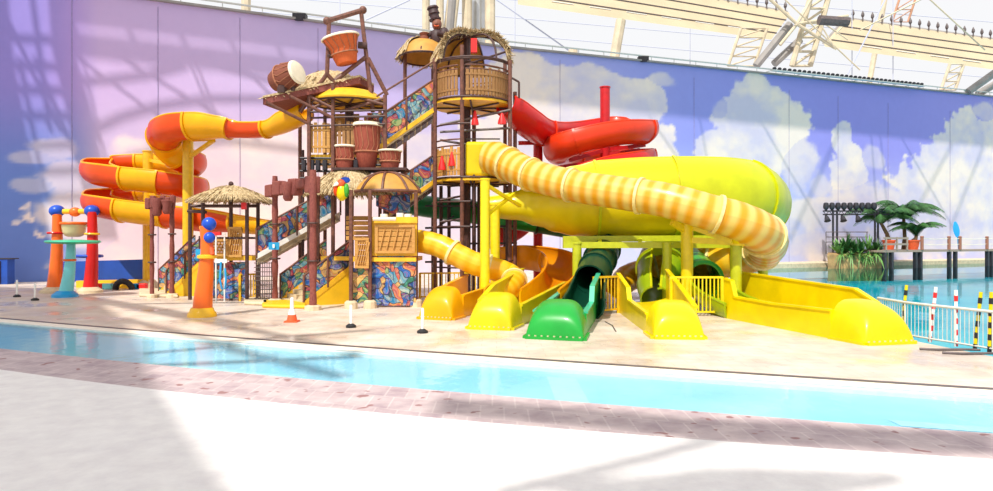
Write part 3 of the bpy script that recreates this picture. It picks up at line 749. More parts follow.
# --- big lime bowl slide
s4 = thing('water_slide', 'huge lime and lemon half pipe slide bulging above the runouts', 'water slide', (P(640,240,21.5).x, 21.8, 0), 'water slides of the play structure')
ctrl = [(488,207,23.6,.38),(515,206,23.6,.5),(535,204,23.6,.8),(552,202,23.6,1.08),(575,201,23.6,1.26),(600,200,23.6,1.42),(640,198,23.6,1.45),(680,197,23.6,1.45),(715,197,23.7,1.43),(742,198,24.2,1.38),(755,202,25.4,1.28),(757,208,26.8,1.15),(740,217,28,1.05),(715,228,28.2,1.0),(690,240,27.4,.95),(672,248,25.6,.92),(662,262,23.8,.84),(657,282,22.2,.66),(656,300,21.0,.5)]
flume(s4, ctrl, [M['lemon'], M['lemon'], M['lime'], M['lime'], M['lemon'], M['lime'], M['olive'], M['olive'], M['olive']], cuts=[.16,.27,.39,.51,.60,.70,.8,.9], up=R(72), flange=M['lime'])
for a, b, r_ in ((P(563,245,21.4), P(765,245,21.6), .2), (P(563,239,22.4), P(755,238,22.6), .2)):
    m = MB(); m.bar(a, b, .2, r_); m.build('support_beam', M['lime_steel'], s4)
for px in (600, 640, 690, 730): MB().bar(P(px,246,21.4), P(px,239,22.6), .12, .12).build('bracket', M['lime_steel'], s4)
for px, yt, D, mat in ((577,244,21.4,'lime_steel'),(667,244,21.4,'lime_steel')): pillar(s4, px, yt, D, .15, M[mat], foot=False)

# --- banded yellow tube and the centre runout
s5 = thing('water_slide', 'long banded yellow tube slide sweeping right in front of the lime slide', 'water slide', G(680,340), 'water slides of the play structure')
r5 = .66
ctrl = [(487,157,24.1,.56),(496,159,23.9,.62),(512,166,23.4,.58),(535,176,22.6,.54),(575,186,21.7,.52),(620,193,20.9,.52),(665,200,20.2,.53),(705,211,19.8,.54),(738,221,19.8,.58),(758,231,20.2,.63),(766,240,21,.66),(763,249,22,.64),(745,256,23,.63),(715,262,23.6,.63),(682,267,24.6,.6),(652,272,25,.56),(630,277,24.6,.5),(618,288,23.8,.44)]
flume(s5, ctrl, [M['ribbed']]*4 + [M['ribbed']]*3 + [M['ribbed_amber']]*3, cuts=[.05,.12,.20,.33,.45,.56,.66,.76,.88], flange=M['flange'], name='tube_section', rib=.012, bolts=True)
pillar(s5, 687, 220, 20.9, .19, M['lemon_steel'])
for a, b in ((P(687,240,20.9), P(745,243,19.9)), (P(690,226,20.9), P(733,241,19.9)), (P(687,232,20.9), P(672,222,20.6)), (P(738,243,20.1), P(735,236,19.7))): MB().bar(a, b, .14, .18).build('bracket', M['lemon_steel'], s5)
pillar(s5, 736, 243, 20.2, .17, M['lime_steel'], foot=False)
pillar(s5, 763, 266, 22.2, .16, M['lime_steel'], foot=False)
A, B = G(654,339), G(704,339.5); C, Dk = G(668,310), G(617,311)
runout(s5, A, B, C, Dk, M['yellow'], .42, .9, .6, 1.15, hood=.78, Lh=1.15, kl=[(0,.45),(.55,.52),(.6,.85),(1,1.15)], kr=[(0,.6),(.5,.95),(1,1.25)])
pillar(s5, 485, 180, 20.8, .15, M['lemon_steel'])
for a, b in ((P(485,184,20.8), P(520,206,22.6)), (P(488,214,20.8), P(514,194,22.4))): MB().bar(a, b, .10, .10).build('bracket', M['lemon_steel'], s5)
pillar(s5, 495, 205, 22.8, .17, M['lemon_steel'], foot=False)

# --- long right-hand runout fed by the green tube mouth
s6 = thing('water_slide', 'long yellow splash runout with a green tube mouth beside the pool railing', 'water slide', G(870,345), 'water slides of the play structure')
A, B = G(866,345.5), G(914,343.5); C, Dk = G(738,309), G(724,318)
runout(s6, A, B, C, Dk, M['yellow'], .5, .62, .75, 1.2, hood=.86, Lh=1.25, kl=[(0,.62),(.5,.58),(.88,.62),(.92,1.05),(1,1.1)], kr=[(0,.74),(.12,1.02),(1,1.18)])
ctrl = [(690,262,24.4,.62),(697,272,22.8,.6),(704,280,21.2,.56)]
flume(s6, ctrl, [M['inner_green']], name='tube_section')
pts, rs = sample([(700,276,22,.6),(704,280,21.2,.6)]); fr = frames(pts)
ring(pts[-1], .56, (Vector((1,0,0)), Vector((0,0,1)), Vector((0,-1,0))), w=.14, h=.08).build('tube_mouth', M['green'], s6, smooth=True)
ctrl = [(704,280,21.2,.6),(722,295,19.8,.62),(745,306,18.6,.64)]
flume(s6, ctrl, [M['olive']], up=R(6), name='flume_section')

# --- curved orange slide with lime-yellow runout
s7 = thing('water_slide', 'curving orange open slide ending in a yellow runout between the green and small ones', 'water slide', G(488,330), 'water slides of the play structure')
r7 = .66
ctrl = [(500,254,26.4,.6),(520,253,26.4,r7),(540,255,26,r7),(556,260,25,r7),(563,268,23.4,r7),(561,279,21.8,r7),(551,290,20.4,r7),(540,299,19.4,r7)]
flume(s7, ctrl, [M['tangerine'], M['tangerine'], M['amber']], up=R(25), flange=M['tangerine'])
A, B = G(468,329), G(511,330.5); C, Dk = G(566,305), G(522,304)
runout(s7, A, B, C, Dk, M['lemon'], .5, 1.15, .5, .75, hood=.84, Lh=1.2, kl=[(0,.6),(.25,.9),(1,1.2)], inner=M['yellow'])

# --- lower amber tube with the small runout
s8 = thing('water_slide', 'short amber tube slide leading to the small yellow runout nearest the art wall', 'water slide', G(435,320), 'water slides of the play structure')
r8 = .385
ctrl = [(408,240,22.6,r8),(424,242,22.3,r8),(440,246,22.1,r8),(457,255,21.9,r8),(476,264,21.8,r8),(494,269,21.8,r8),(508,274,22.0,r8),(514,281,21.6,r8),(508,289,20.8,r8),(494,295,20.0,r8)]
flume(s8, ctrl, [M['ribbed_amber']]*4, cuts=[.3,.5,.72], flange=M['flange'], name='tube_section', rib=.02)
A, B = G(419,319), G(452,320.5); C, Dk = G(500,307), G(466,305)
runout(s8, A, B, C, Dk, M['amber'], .5, .95, .45, .9, hood=.86, Lh=1.0, kl=[(0,.6),(.4,.8),(1,1.0)], kr=[(0,.6),(1,.75)], inner=M['yellow'])

# ================================================================ yellow fences
def fence(a, b, h, n, mat, label, name='fence', group=None, cat='fence', post=.05):
    a, b = Vector(a), Vector(b)
    r = thing(name, label, cat, a, group)
    m = MB(); m.bar(a+Vector((0,0,h)), b+Vector((0,0,h)), .07, .06); m.build('top_bar', mat, r)
    m = MB(); m.bar(a+Vector((0,0,.12)), b+Vector((0,0,.12)), .06, .05); m.build('bottom_bar', mat, r)
    for f in (0, 1):
        p = a.lerp(b, f); m = MB(); m.bar(p, p+Vector((0,0,h+.02)), post*1.6, post*1.6); m.build('fence_post', mat, r)
    for k in range(1, n):
        p = a.lerp(b, k/n); m = MB(); m.bar(p+Vector((0,0,.12)), p+Vector((0,0,h)), .035, .035); m.build('bar', mat, r)
    return r
fence(G(594,315), G(618,313), 1.1, 7, M['yel_steel'], 'short yellow bar fence between the green runout and the middle yellow runout', group='yellow bar fences')
fence(G(671,316), G(722,316), 1.12, 13, M['lemon_steel'], 'yellow bar fence right of the middle yellow runout', group='yellow bar fences')
fence(G(420,300), G(484,299), .98, 15, M['yel_steel'], 'long yellow bar fence under the short amber tube', group='yellow bar fences')
fence(G(240,301), G(256,300), .95, 6, M['yel_steel'], 'narrow yellow gate between the left staircase wall and the front stairs', 'gate', cat='gate')
# ================================================================ play tower
def seg(root, name, a, b, r, mat, n=8):
    o = MB().tube([a, b], r, n).build(name, mat, root, smooth=True); return o
def vpost(root, px, y0, y1, D, r, mat, name='post', base=False):
    """upright post: from y0 (top) down to y1 in the photo, or to the ground when y1 is None"""
    a = P(px, y0, D); b = Vector((a.x, D, 0 if y1 is None else P(px, y1, D).z))
    o = seg(root, name, b, a, r, mat)
    if base: MB().lathe((a.x, D, 0), [(r*3.4,0),(r*3.2,.2),(r*2.2,.26)], 10).build('footing', M['concrete'], o)
    return o
def deck(root, pts, th, mat, name='platform'):
    return MB().prism(pts, (0,0,-th)).build(name, mat, root)
def arc_pts(c, rx, ry, a0, a1, n, z=None):
    return [Vector((c[0]+rx*math.cos(a0+(a1-a0)*k/n), c[1]+ry*math.sin(a0+(a1-a0)*k/n), c[2] if z is None else z)) for k in range(n+1)]
def picket_panel(root, pts, z0, h, mat, name='railing_panel', w=.11, rail=True, gap=.03):
    """boarded railing following pts: upright boards and two cross rails in one mesh"""
    m = MB(); L = [0]
    for a, b in zip(pts, pts[1:]): L.append(L[-1]+(b-a).length)
    n = max(2, int(L[-1]/(w+gap)))
    def at_(s_):
        for i in range(len(pts)-1):
            if s_ <= L[i+1] or i == len(pts)-2:
                f = (s_-L[i])/(L[i+1]-L[i]); return pts[i].lerp(pts[i+1], f), (pts[i+1]-pts[i]).normalized()
    for k in range(n):
        p, d = at_(L[-1]*(k+.5)/n); rz = math.atan2(d.y, d.x); hh = h*(1+.06*math.sin(k*2.3))
        m.box((p.x, p.y, z0+hh/2), (w, .035, hh), rz)
    for f in (.2, .78):
        for a, b in zip(pts, pts[1:]):
            m.bar(Vector((a.x,a.y,z0+h*f)), Vector((b.x,b.y,z0+h*f)), .07, .07)
    return m.build(name, mat, root)
def ring_rail(root, pts, z, r, mat, name='rail'):
    return MB().tube([Vector((p.x, p.y, z)) for p in pts], r, 6).build(name, mat, root, smooth=True)
def strands(m, p, d, ln, w):
    """one straw blade from p along d"""
    d = d.normalized(); s_ = d.cross(Vector((random.random()-.5, random.random()-.5, random.random())))
    s_ = s_.normalized()*w if s_.length > .01 else Vector((w,0,0))
    q = p + d*ln + Vector((0,0,-ln*.25))
    m.add([p-s_, p+s_, q+s_*.3, q-s_*.3], [(0,1,2,3)])
def dome(c, rx, ry, h, a0, a1, n=18, nv=7, pw=1.0, r0=0.0):
    rows = []
    for j in range(nv+1):
        f = r0 + (1-r0)*j/nv
        z = h*(1-f**2)**.6 if pw == 1 else h*(1-f**pw)
        rows.append([Vector((c[0]+rx*f*math.cos(a), c[1]+ry*f*math.sin(a), c[2]+z)) for a in [a0+(a1-a0)*k/n for k in range(n+1)]])
    return rows
def thatch_roof(root, c, rx, ry, h, a0=0, a1=2*PI, n=420, pw=1.0, fringe=.45, name='thatch', loose=True):
    m = MB(); rows = dome(c, rx, ry, h, a0, a1, 26, 8, pw); m.grid(rows)
    m.grid([[p+Vector((0,0,-.12)) for p in r] for r in rows])
    for k in range(n):
        a = a0+(a1-a0)*random.random(); f = 1-.9*random.random()**2.0 if loose else 1
        if k % 2: f = 1
        z = h*(1-f**2)**.6 if pw == 1 else h*(1-f**pw)
        p = Vector((c[0]+rx*f*math.cos(a), c[1]+ry*f*math.sin(a), c[2]+z+.02))
        d = Vector((math.cos(a)*rx, math.sin(a)*ry, -h*(.3+1.0*f)+random.uniform(-.25,.25)))
        strands(m, p, d, fringe*random.uniform(.6,1.25), .03)
    return m.build(name, M['thatch'], root, normals=False)
def stairs(label, p0, p1, w, n, rail_h=.95, art=(True, True), cat='stairs', group='stairs of the play tower', side=None, guard=None, stringer=None, art_h=.72, rail_mat='brown', side_far=True):
    """flight from p0 (bottom, near side) up to p1 (top, near side); w = vector to the far side"""
    p0, p1, w = Vector(p0), Vector(p1), Vector(w)
    r = thing('staircase', label, cat, (p0.x, p0.y, p0.z), group)
    run = Vector((p1.x-p0.x, p1.y-p0.y, 0)); rise = p1.z-p0.z
    for k in range(n):
        a = p0 + run*(k/n); b = p0 + run*((k+1)/n); z = p0.z + rise*(k+1)/n; zl = z - rise/n - .1 if p0.z > .2 else 0
        q = [Vector((v.x, v.y, zl)) for v in (a, b, b+w, a+w)]; t_ = [Vector((v.x, v.y, z)) for v in (a, b, b+w, a+w)]
        MB().hexa(q, t_).build('step', M['tread'], r)
    up = Vector((0,0,1)); wn = w.normalized()
    for j, (off, has) in enumerate(((Vector(), art[0]), (w, art[1]))):
        a, b = p0+off, p1+off; out = -wn if j == 0 else wn
        MB().prism([a+up*-.05, b+up*-.05, b+up*.14, a+up*.14], out*.08).build('stringer', stringer or M['ochre_deck'], r)
        if has:
            pa = MB().prism([a+up*.16, b+up*.16, b+up*(.16+art_h), a+up*(.16+art_h)], out*.05).build('art_panel', M['art'], r)
            pa['label'] = 'panel painted with colourful jungle art'
        m = MB(); m.tube([a+up*rail_h+out*.03, b+up*rail_h+out*.03], .035, 7); m.build('handrail', M[rail_mat], r, smooth=True)
        for f in (0, .5, 1):
            q = a.lerp(b, f)+out*.06; MB().tube([q, q+up*(rail_h+.02)], .04, 7).build('rail_post', M[rail_mat], r)
    if p0.z > .2:
        dz = up*-.12; MB().hexa([p0+dz-up*.12, p0+w+dz-up*.12, p1+w+dz-up*.12, p1+dz-up*.12], [p0+dz, p0+w+dz, p1+w+dz, p1+dz]).build('underside', M['tread'] if stringer else M['brown_dk'], r)
    for j in (0,):
        a, b = p0, p1; out = -wn
        if side and j == 0:
            MB().prism([Vector((a.x,a.y,0)), Vector((b.x,b.y,0)), b-up*.06, a+up*.0 if a.z > .05 else a+up*.01], out*.06).build('side_wall', side, r)
    if guard: MB().prism([Vector((p0.x,p0.y,0))+w*.98, Vector((p1.x,p1.y,0))+w*.98, p1+w*.98-up*.1, p0+w*.98+up*.02], wn*.03).build('guard_panel', guard, r)
    return r
def drum(label, c, r0, rm, r1, h, mat, axis=(0,0,1), group='drums on the play tower', lacing=True):
    """goblet or barrel drum; c = centre of its lower end"""
    c = Vector(c); ax = Vector(axis).normalized()
    r = thing('drum', label, 'drum', c, group)
    MB().lathe(c, [(r0*.9,0),(r0,.02*h),(rm*.97,h*.35),(rm,h*.55),(r1*1.0,h*.9),(r1,h*.94)], 22, ax).build('drum_body', mat, r, smooth=True)
    MB().lathe(c, [(r1*1.04,h*.93),(r1*1.06,h*.96),(r1*1.03,h*.99),(r1*.8,h*1.0),(.01,h*1.005)], 22, ax).build('drum_head', M['skin'], r, smooth=True)
    x = ax.orthogonal().normalized(); y = ax.cross(x); n = 14
    if lacing:
        m = MB()
        for k in range(n):
            a = 2*PI*k/n; b = 2*PI*(k+.5)/n; f = lambda an, rr, hh: c+ax*hh+x*(rr*math.cos(an))+y*(rr*math.sin(an))
            m.tube([f(a, r1*1.05, h*.95), f(b, rm*1.02, h*.5), f(a, rm*1.0, h*.36)], .014, 4)
        m.tube([c+ax*h*.36+x*(rm*math.cos(2*PI*k/20))+y*(rm*math.sin(2*PI*k/20)) for k in range(20)], .03, 5, closed=True)
        m.build('lacing', M['lace'], r)
    MB().tube([c+ax*h*.93+x*(r1*1.07*math.cos(2*PI*k/24))+y*(r1*1.07*math.sin(2*PI*k/24)) for k in range(24)], .035, 6, closed=True).build('hoop', M['skin'], r, smooth=True)
    return r
BR, BD = M['brown'], M['brown_dk']

# ---------------------------------------------------------------- tall round tower
ca = P(472, 240, 25.2); za = P(0, 104, 25.2).z; zl = P(0, 180, 25.2).z; rA = 1.5
ta = thing('play_tower', 'tallest round play tower with two boarded decks and a straw trimmed canopy', 'play tower', (ca.x, ca.y, 0), 'towers of the play structure')
for px, y0, D in ((435,58,24.4),(462,45,23.8),(510,60,24.4),(405,52,26.4),(433,48,26.8),(505,62,26.6),(515,92,25.6)): vpost(ta, px, y0, None, D, .075, BR)
vpost(ta, 467, 30, None, 25.4, .14, BD, 'centre_post'); vpost(ta, 474, 110, None, 25.8, .08, M['brown'], 'centre_post')
for z, mat in ((za, M['ochre_deck']), (zl, M['ochre_deck'])):
    deck(ta, arc_pts((ca.x, ca.y, z), rA, rA, 0, 2*PI, 24)[:-1], .14, mat)
    MB().tube(arc_pts((ca.x, ca.y, z-.02), rA*1.0, rA*1.0, 0, 2*PI, 28)[:-1], .04, 6, closed=True).build('deck_edge', BD, ta)
    for k in range(4):
        a = PI*k/4; d = Vector((math.cos(a), math.sin(a), 0))*rA*.95
        MB().bar(Vector((ca.x,ca.y,z-.17))-d, Vector((ca.x,ca.y,z-.17))+d, .06, .06).build('joist', BD, ta)
for a0, a1 in ((PI*1.06, PI*1.40), (PI*1.46, PI*1.92), (PI*.02, PI*.55)):
    pts = arc_pts((ca.x, ca.y, za), rA*.97, rA*.97, a0, a1, 10); picket_panel(ta, pts, za+.05, .95, M['bamboo'])
    for h in (1.12, .98): ring_rail(ta, pts, za+h, .03, BR)
pts = arc_pts((ca.x, ca.y, zl), rA*.97, rA*.97, PI*1.04, PI*1.42, 8); picket_panel(ta, pts, zl+.05, 1.0, M['plank'])
for h in (1.12, 1.35): ring_rail(ta, pts, zl+h, .03, BR)
for z in (za+1.35, zl+1.9, zl-.9, zl-1.8, 1.2): ring_rail(ta, arc_pts((ca.x, ca.y, z), rA, rA, PI*.95, PI*(1.5 if z < zl+2 else 2.02), 14), z, .035, BD, 'ring_rail')
zt = P(0, 61, 24.4).z
# canopy: ochre cloth over the back and left, open front under a straw trimmed arch
def hood_pt(f, a, rx=1.5, h=1.22): return Vector((ca.x+rx*f*math.cos(a), ca.y+rx*f*math.sin(a), zt+h*(1-f**3)**.55))
rows = [[hood_pt(j/9, PI*(.40+.86*k/18)) for k in range(19)] for j in range(10)]
m = MB().grid(rows); m.grid([[p+Vector((0,0,.05)) for p in r] for r in rows]); m.build('canopy', M['ochre'], ta, smooth=True)
for a in [PI*(.40+.86*k/5) for k in range(6)] + [PI*1.72, PI*1.97]:
    MB().tube([hood_pt(f, a, 1.47, 1.17)-Vector((0,0,.03)) for f in (0,.25,.5,.7,.85,.95,1)], .04, 6).build('canopy_rib', BD, ta, smooth=True)
ring_rail(ta, arc_pts((ca.x, ca.y, zt), 1.5, 1.5, 0, 2*PI, 28), zt-.02, .045, BD, 'canopy_ring')
arch = [hood_pt(abs(f), PI*1.24 if f < 0 else PI*1.92) for f in [k/14 for k in range(-14, 15)]]
MB().tube(arch, .09, 8).build('canopy_arch', M['thatch'], ta, smooth=True)
m = MB()
for k in range(1700):
    q = random.random()*27.99; i = int(q); p = arch[i].lerp(arch[i+1], q-i) + Vector((random.uniform(-.06,.06), random.uniform(-.1,.1), random.uniform(0,.1)))
    d = p - Vector((ca.x, ca.y, zt+.2)); strands(m, p, d.normalized()*.6 + Vector((random.uniform(-.7,.7), random.uniform(-1,.2), random.uniform(-.9,.4))), random.uniform(.10,.24), .03)
for k in range(500):
    a = PI*random.uniform(.9, 1.27); f = random.random()**.6; p = hood_pt(f, a)+Vector((0,0,.06)); strands(m, p, Vector((math.cos(a), math.sin(a), -.4-f)), random.uniform(.15,.3), .035)
m.build('thatch', M['thatch'], ta, normals=False)
# lower back canopy of the same tower
cb = P(424, 240, 26.6); zb = P(0, 58, 26.6).z
rows = dome((cb.x, cb.y, zb), 1.0, 1.1, .75, 0, 2*PI, 20, 7); m = MB().grid(rows); m.grid([[p+Vector((0,0,-.05)) for p in r] for r in rows]); m.build('canopy', M['ochre'], ta, smooth=True)
thatch_roof(ta, (cb.x, cb.y, zb+.08), 1.0, 1.1, .76, PI*.3, PI*1.3, 260, fringe=.2)
for k in range(5):
    a = PI*(.9+.3*k); MB().tube([Vector((cb.x+.98*f*math.cos(a), cb.y+1.08*f*math.sin(a), zb-.06+.75*(1-f**2)**.6)) for f in (0,.3,.6,.8,.95,1)], .035, 5).build('canopy_rib', BD, ta, smooth=True)
ring_rail(ta, arc_pts((cb.x, cb.y, zb), 1.0, 1.1, 0, 2*PI, 20), zb-.03, .04, BD, 'canopy_ring')
# start tub of the banded tube
q0, q1 = P(465,141,23.9), P(503,176,23.9)
m = MB(); m.box(((q0.x+q1.x)/2, 24.4, (q0.z+q1.z)/2), (q1.x-q0.x, .9, q0.z-q1.z)); o = m.build('start_tub', M['lemon'], ta)
bv = o.modifiers.new('round', 'BEVEL'); bv.width = .12; bv.segments = 3
MB().tube([P(466,139,24.5), P(500,139,24.5)], .03, 6).build('rail', M['pipe'], ta)
for px, py, D in ((442,163,23.9),(452,159,23.9),(475,118,24.2)):
    c_ = P(px, py, D); m = MB(); m.lathe(c_+Vector((0,0,-.25)), [(.14,0),(.13,.1),(.07,.35),(.04,.5)], 10); o = m.build('nozzle', M['red_cone'], ta, smooth=True); o['label'] = 'red cone shaped nozzle'
MB().box(P(474,46,24), (.22,.2,.5)).build('nozzle', M['red_cone'], ta)
MB().lathe(P(502,124,24.1), [(.16,0),(.14,.12),(.06,.35),(.03,.4)], 10).build('nozzle', M['red_cone'], ta, smooth=True)
for y0, y1 in ((125,110),(132,128),(140,152)): seg(ta, 'pipe', P(440,y0,24.3), P(510,y1,24.3), .045, M['pipe'])
for (a, b) in ((P(512,78,24.4), P(519,82,24.4)), (P(519,82,24.4), P(519,98,24.4)), (P(462,66,23.8), P(505,52,24.6)), (P(462,60,23.8), P(500,68,25)), (P(474,150,24), P(474,240,24)), (P(440,200,24.4), P(462,196,24.4)), (P(440,222,24.4), P(462,219,24.4))): seg(ta, 'pipe', a, b, .04, BD)
o = MB().box(P(488,155,23.9)+Vector((0,0,.0)), (.24,.2,.22)).build('beacon', M['red_cone'], ta) if False else None

# ---------------------------------------------------------------- drummer figure on the back canopy
fb = P(437, 36, 26.4)
fg = thing('carved_figure', 'dark carved figure in a tall banded hat sitting on the tower canopy', 'statue', (fb.x, fb.y, fb.z-.1))
m = MB(); m.lathe(fb+Vector((0,0,-.35)), [(.30,0),(.36,.2),(.33,.45),(.26,.62),(.14,.72)], 14); m.ball(fb+Vector((.36,0,.12)), .28, 10, (1,.9,1.3)); m.tube([fb+Vector((-.25,-.05,.2)), fb+Vector((-.42,-.2,-.02)), fb+Vector((-.5,-.3,.05))], .1, 8); m.tube([fb+Vector((.25,-.05,.2)), fb+Vector((.3,-.3,.0)), fb+Vector((.05,-.38,.05))], .1, 8)
m.build('figure_body', M['statue'], fg, smooth=True)
m = MB(); m.ball(fb+Vector((.0,-.05,.6)), .27, 14, (.95,1,1.15)); m.ball(fb+Vector((0,-.33,.56)), .07, 8); m.build('figure_head', M['statue_face'], fg, smooth=True)
m = MB(); m.lathe(fb+Vector((-.08,0,.82)), [(.30,0),(.32,.07),(.24,.12),(.24,.3),(.30,.34),(.27,.42),(.25,.58),(.31,.62),(.26,.72),(.02,.76)], 14, (-.22,0,1)); m.build('figure_hat', M['statue'], fg, smooth=True)
m = MB(); m.tube([fb+Vector((-.12+.24*k/6, -.30-.02*math.sin(PI*k/6), .47-.04*math.sin(PI*k/6))) for k in range(7)], .03, 6); m.build('figure_mouth', M['terracotta'], fg); fg.scale = (.78,.78,.78)
m = MB(); m.lathe(fb+Vector((-.62,-.2,-.35)), [(.2,0),(.25,.15),(.2,.3),(.27,.44),(.24,.46)], 12); m.build('hand_drum', M['drum_dk'], fg, smooth=True)

# ---------------------------------------------------------------- middle tower with the tipping drum
tb = thing('play_tower', 'middle play tower with boarded railings below the tipping drum frame', 'play tower', (P(345,240,24).x, 24, 0), 'towers of the play structure')
zB = P(0, 156, 23.4).z
deck(tb, [Vector((P(309,0,23.2).x, 23.0, zB)), Vector((P(385,0,23.2).x, 23.0, zB)), Vector((P(385,0,23.2).x, 25.6, zB)), Vector((P(309,0,23.2).x, 25.6, zB))], .2, M['ochre_deck'])
for px, y0, D in ((309,92,22.8),(333,84,22.8),(352,100,25.4),(385,95,22.9),(300,98,24.8),(325,95,25.6),(380,98,25.6)): vpost(tb, px, y0, None, D, .07, BR)
vpost(tb, 349, 90, None, 24.2, .15, BD, 'centre_post')
X_ = lambda px, D=23: P(px, 0, D).x
for (x0, x1), h, mat in (((310,331),1.0,'plank'),((334,372),1.05,'bamboo')):
    picket_panel(tb, [Vector((X_(x0),22.9,0)), Vector((X_(x1),22.9,0))], zB+.05, h, M[mat])
picket_panel(tb, [Vector((X_(336),25.5,0)), Vector((X_(384),25.5,0))], zB+.05, 1.7, M['plank'])
picket_panel(tb, [Vector((X_(310),25.5,0)), Vector((X_(330),25.5,0))], zB+.05, 1.3, M['plank'])
MB().prism([Vector((X_(314),25.55,zB+1.2)),Vector((X_(344),25.55,zB+1.2)),Vector((X_(344),25.55,zB+1.9)),Vector((X_(314),25.55,zB+1.9))],(0,.04,0)).build('awning_panel', M['ochre'], tb)
o = MB().prism([Vector((X_(354),25.4,zB+1.0)),Vector((X_(384),25.4,zB+1.0)),Vector((X_(384),25.4,zB+1.9)),Vector((X_(354),25.4,zB+1.9))],(0,-.05,0)).build('art_panel', M['art'], tb)
for y0 in (118, 126, 112): seg(tb, 'rail', P(309,y0,22.8), P(385,y0-2,22.8), .035, BD)
cc = P(349, 94, 23.8); zc = P(0,104,23.8).z; pts = arc_pts((cc.x, cc.y, zc), 1.3, 1.2, 0, 2*PI, 22)[:-1]
MB().lathe((cc.x, cc.y, zc), [(1.32,0),(1.34,.05),(1.0,.36),(.5,.5),(.02,.54)], 24).build('canopy', M['ochre_deck'], tb, smooth=True)
ring_rail(tb, pts+pts[:1], P(0,104,23.8).z, .05, BD, 'canopy_ring')
for k in range(5):
    a = PI*k/5; d = Vector((math.cos(a)*1.25, math.sin(a)*1.15, 0)); c2 = Vector((cc.x, cc.y, P(0,104,23.8).z)); MB().bar(c2-d, c2+d, .07, .08).build('joist', BD, tb)
# long straw-edged roof board and its struts
a, b = P(263,98,22.2), P(360,77,23.2); e2 = Vector((.25,1.3,.0))
MB().hexa([a+Vector((0,0,-.22)), b+Vector((0,0,-.22)), b+e2+Vector((0,0,-.22)), a+e2+Vector((0,0,-.22))], [a, b, b+e2, a+e2]).build('roof_board', M['totem'], tb)
m = MB()
for k in range(420):
    f = random.random(); g = random.random(); p = a.lerp(b, f)+e2*g+Vector((0,-.04,.03)); strands(m, p, Vector((random.uniform(-1,1), -.8, -.15)), random.uniform(.12,.28), .035)
m.hexa([a+Vector((0,-.03,.0)), b+Vector((0,-.03,0)), b+e2, a+e2], [a+Vector((0,-.03,.07)), b+Vector((0,-.03,.07)), b+e2+Vector((0,0,.07)), a+e2+Vector((0,0,.07))])
m.build('thatch', M['thatch'], tb, normals=False)
cr = P(330, 82, 24.4); thatch_roof(tb, (cr.x, cr.y, cr.z-.35), 1.3, .9, .75, 0, 2*PI, 320, fringe=.22)
for p, q in ((P(266,102,22.2), P(309,124,22.8)), (P(290,96,22.4), P(333,118,22.8)), (P(333,90,22.8), P(385,105,22.9)), (P(309,110,22.8), P(345,92,23)), (P(385,98,22.9), P(340,112,22.9)), (P(309,96,22.8), P(333,108,22.8))): seg(tb, 'strut', p, q, .055, BR)
seg(tb, 'guard_rail', P(374,98,23.2), P(433,62,24.2), .035, BR); seg(tb, 'guard_rail', P(385,112,23.2), P(433,80,24.2), .03, BR)
# pipes and valves below the deck
for y0 in (158, 164, 171, 178): seg(tb, 'pipe', P(300,y0,23), P(388,y0+1,23), .04, M['dark'])
for px in (304, 312, 318, 325, 356): MB().cyl(P(px,160,22.9), P(px,170,22.9), .09, n=8).build('valve', M['dark'], tb)
for px in (303, 391, 397): vpost(tb, px, 150, None, 24.4, .05, BD)
# tipping drum frame
fr_ = thing('drum_gantry', 'tall brown pole gantry that holds the tipping drum above the middle tower', 'gantry', P(345,98,23))
for p, q in ((P(329,21,22.8), P(327,74,22.8)), (P(361,11,23.4), P(373,112,23.2)), (P(327,74,22.8), P(300,112,23)), (P(327,74,22.8), P(336,84,23)), (P(366,57,23.3), P(325,88,22.9)), (P(368,58,23.3), P(387,95,23.4))): seg(fr_, 'frame_pole', p, q, .075, BR)
seg(fr_, 'top_beam', P(327,21,22.8), P(363,10,23.4), .09, BR)
for p in (P(327,21,22.8), P(363,10,23.4)): MB().ball(p, .14, 10).build('beam_joint', BR, fr_, smooth=True)
MB().cyl(P(327,56,22.8), P(336,55,22.9), .09).build('pivot', BD, fr_); MB().cyl(P(358,45,23.2), P(367,46,23.3), .12).build('pivot', BD, fr_)
dr = drum('orange tipping drum hung in the tall pole frame', P(347,64,23.0), .36, .46, .60, .98, M['drum_orange'], (-.24,-.10,1))
drum('dark barrel drum lying tilted on the end of the long roof board', P(269,79,22.3)+Vector((0,.5,0)), .33, .47, .36, 1.1, M['drum_dk'], (.95,-.42,.26))
seg(tb, 'drum_cradle', P(282,86,22.4), P(282,93,22.4), .16, BD); seg(tb, 'drum_cradle', P(293,84,22.5), P(293,91,22.5), .08, BD)

# ---------------------------------------------------------------- front hut with the ochre dome
tc = thing('play_hut', 'front play hut with an ochre dome canopy, crate wood panels and painted art walls', 'play hut', (P(370,0,22).x, 22, 0), 'towers of the play structure')
zC = P(0, 257, 21.8).z
for px, y0, D in ((351,190,21.2),(370,190,21.4),(416,192,21.8),(318,185,23),(385,186,23.6)): vpost(tc, px, y0, None, D, .065, BR, base=D < 22)
deck(tc, [Vector((X_(351,21.6),21.5,zC)), Vector((X_(417,21.8),21.5,zC)), Vector((X_(417,21.8),23.4,zC)), Vector((X_(320,22.5),23.4,zC)), Vector((X_(320,22.5),22.6,zC)), Vector((X_(351,21.6),22.6,zC))], .14, M['ochre_deck'])
def panel(root, px0, py0, px1, py1, D, mat, name, th=.06, lab=None):
    a, b = P(px0, py0, D), P(px1, py1, D); m = MB(); m.hexa([(a.x,D,b.z),(b.x,D,b.z),(b.x,D+th,b.z),(a.x,D+th,b.z)], [(a.x,D,a.z),(b.x,D,a.z),(b.x,D+th,a.z),(a.x,D+th,a.z)])
    o = m.build(name, mat, root)
    if lab: o['label'] = lab
    return o
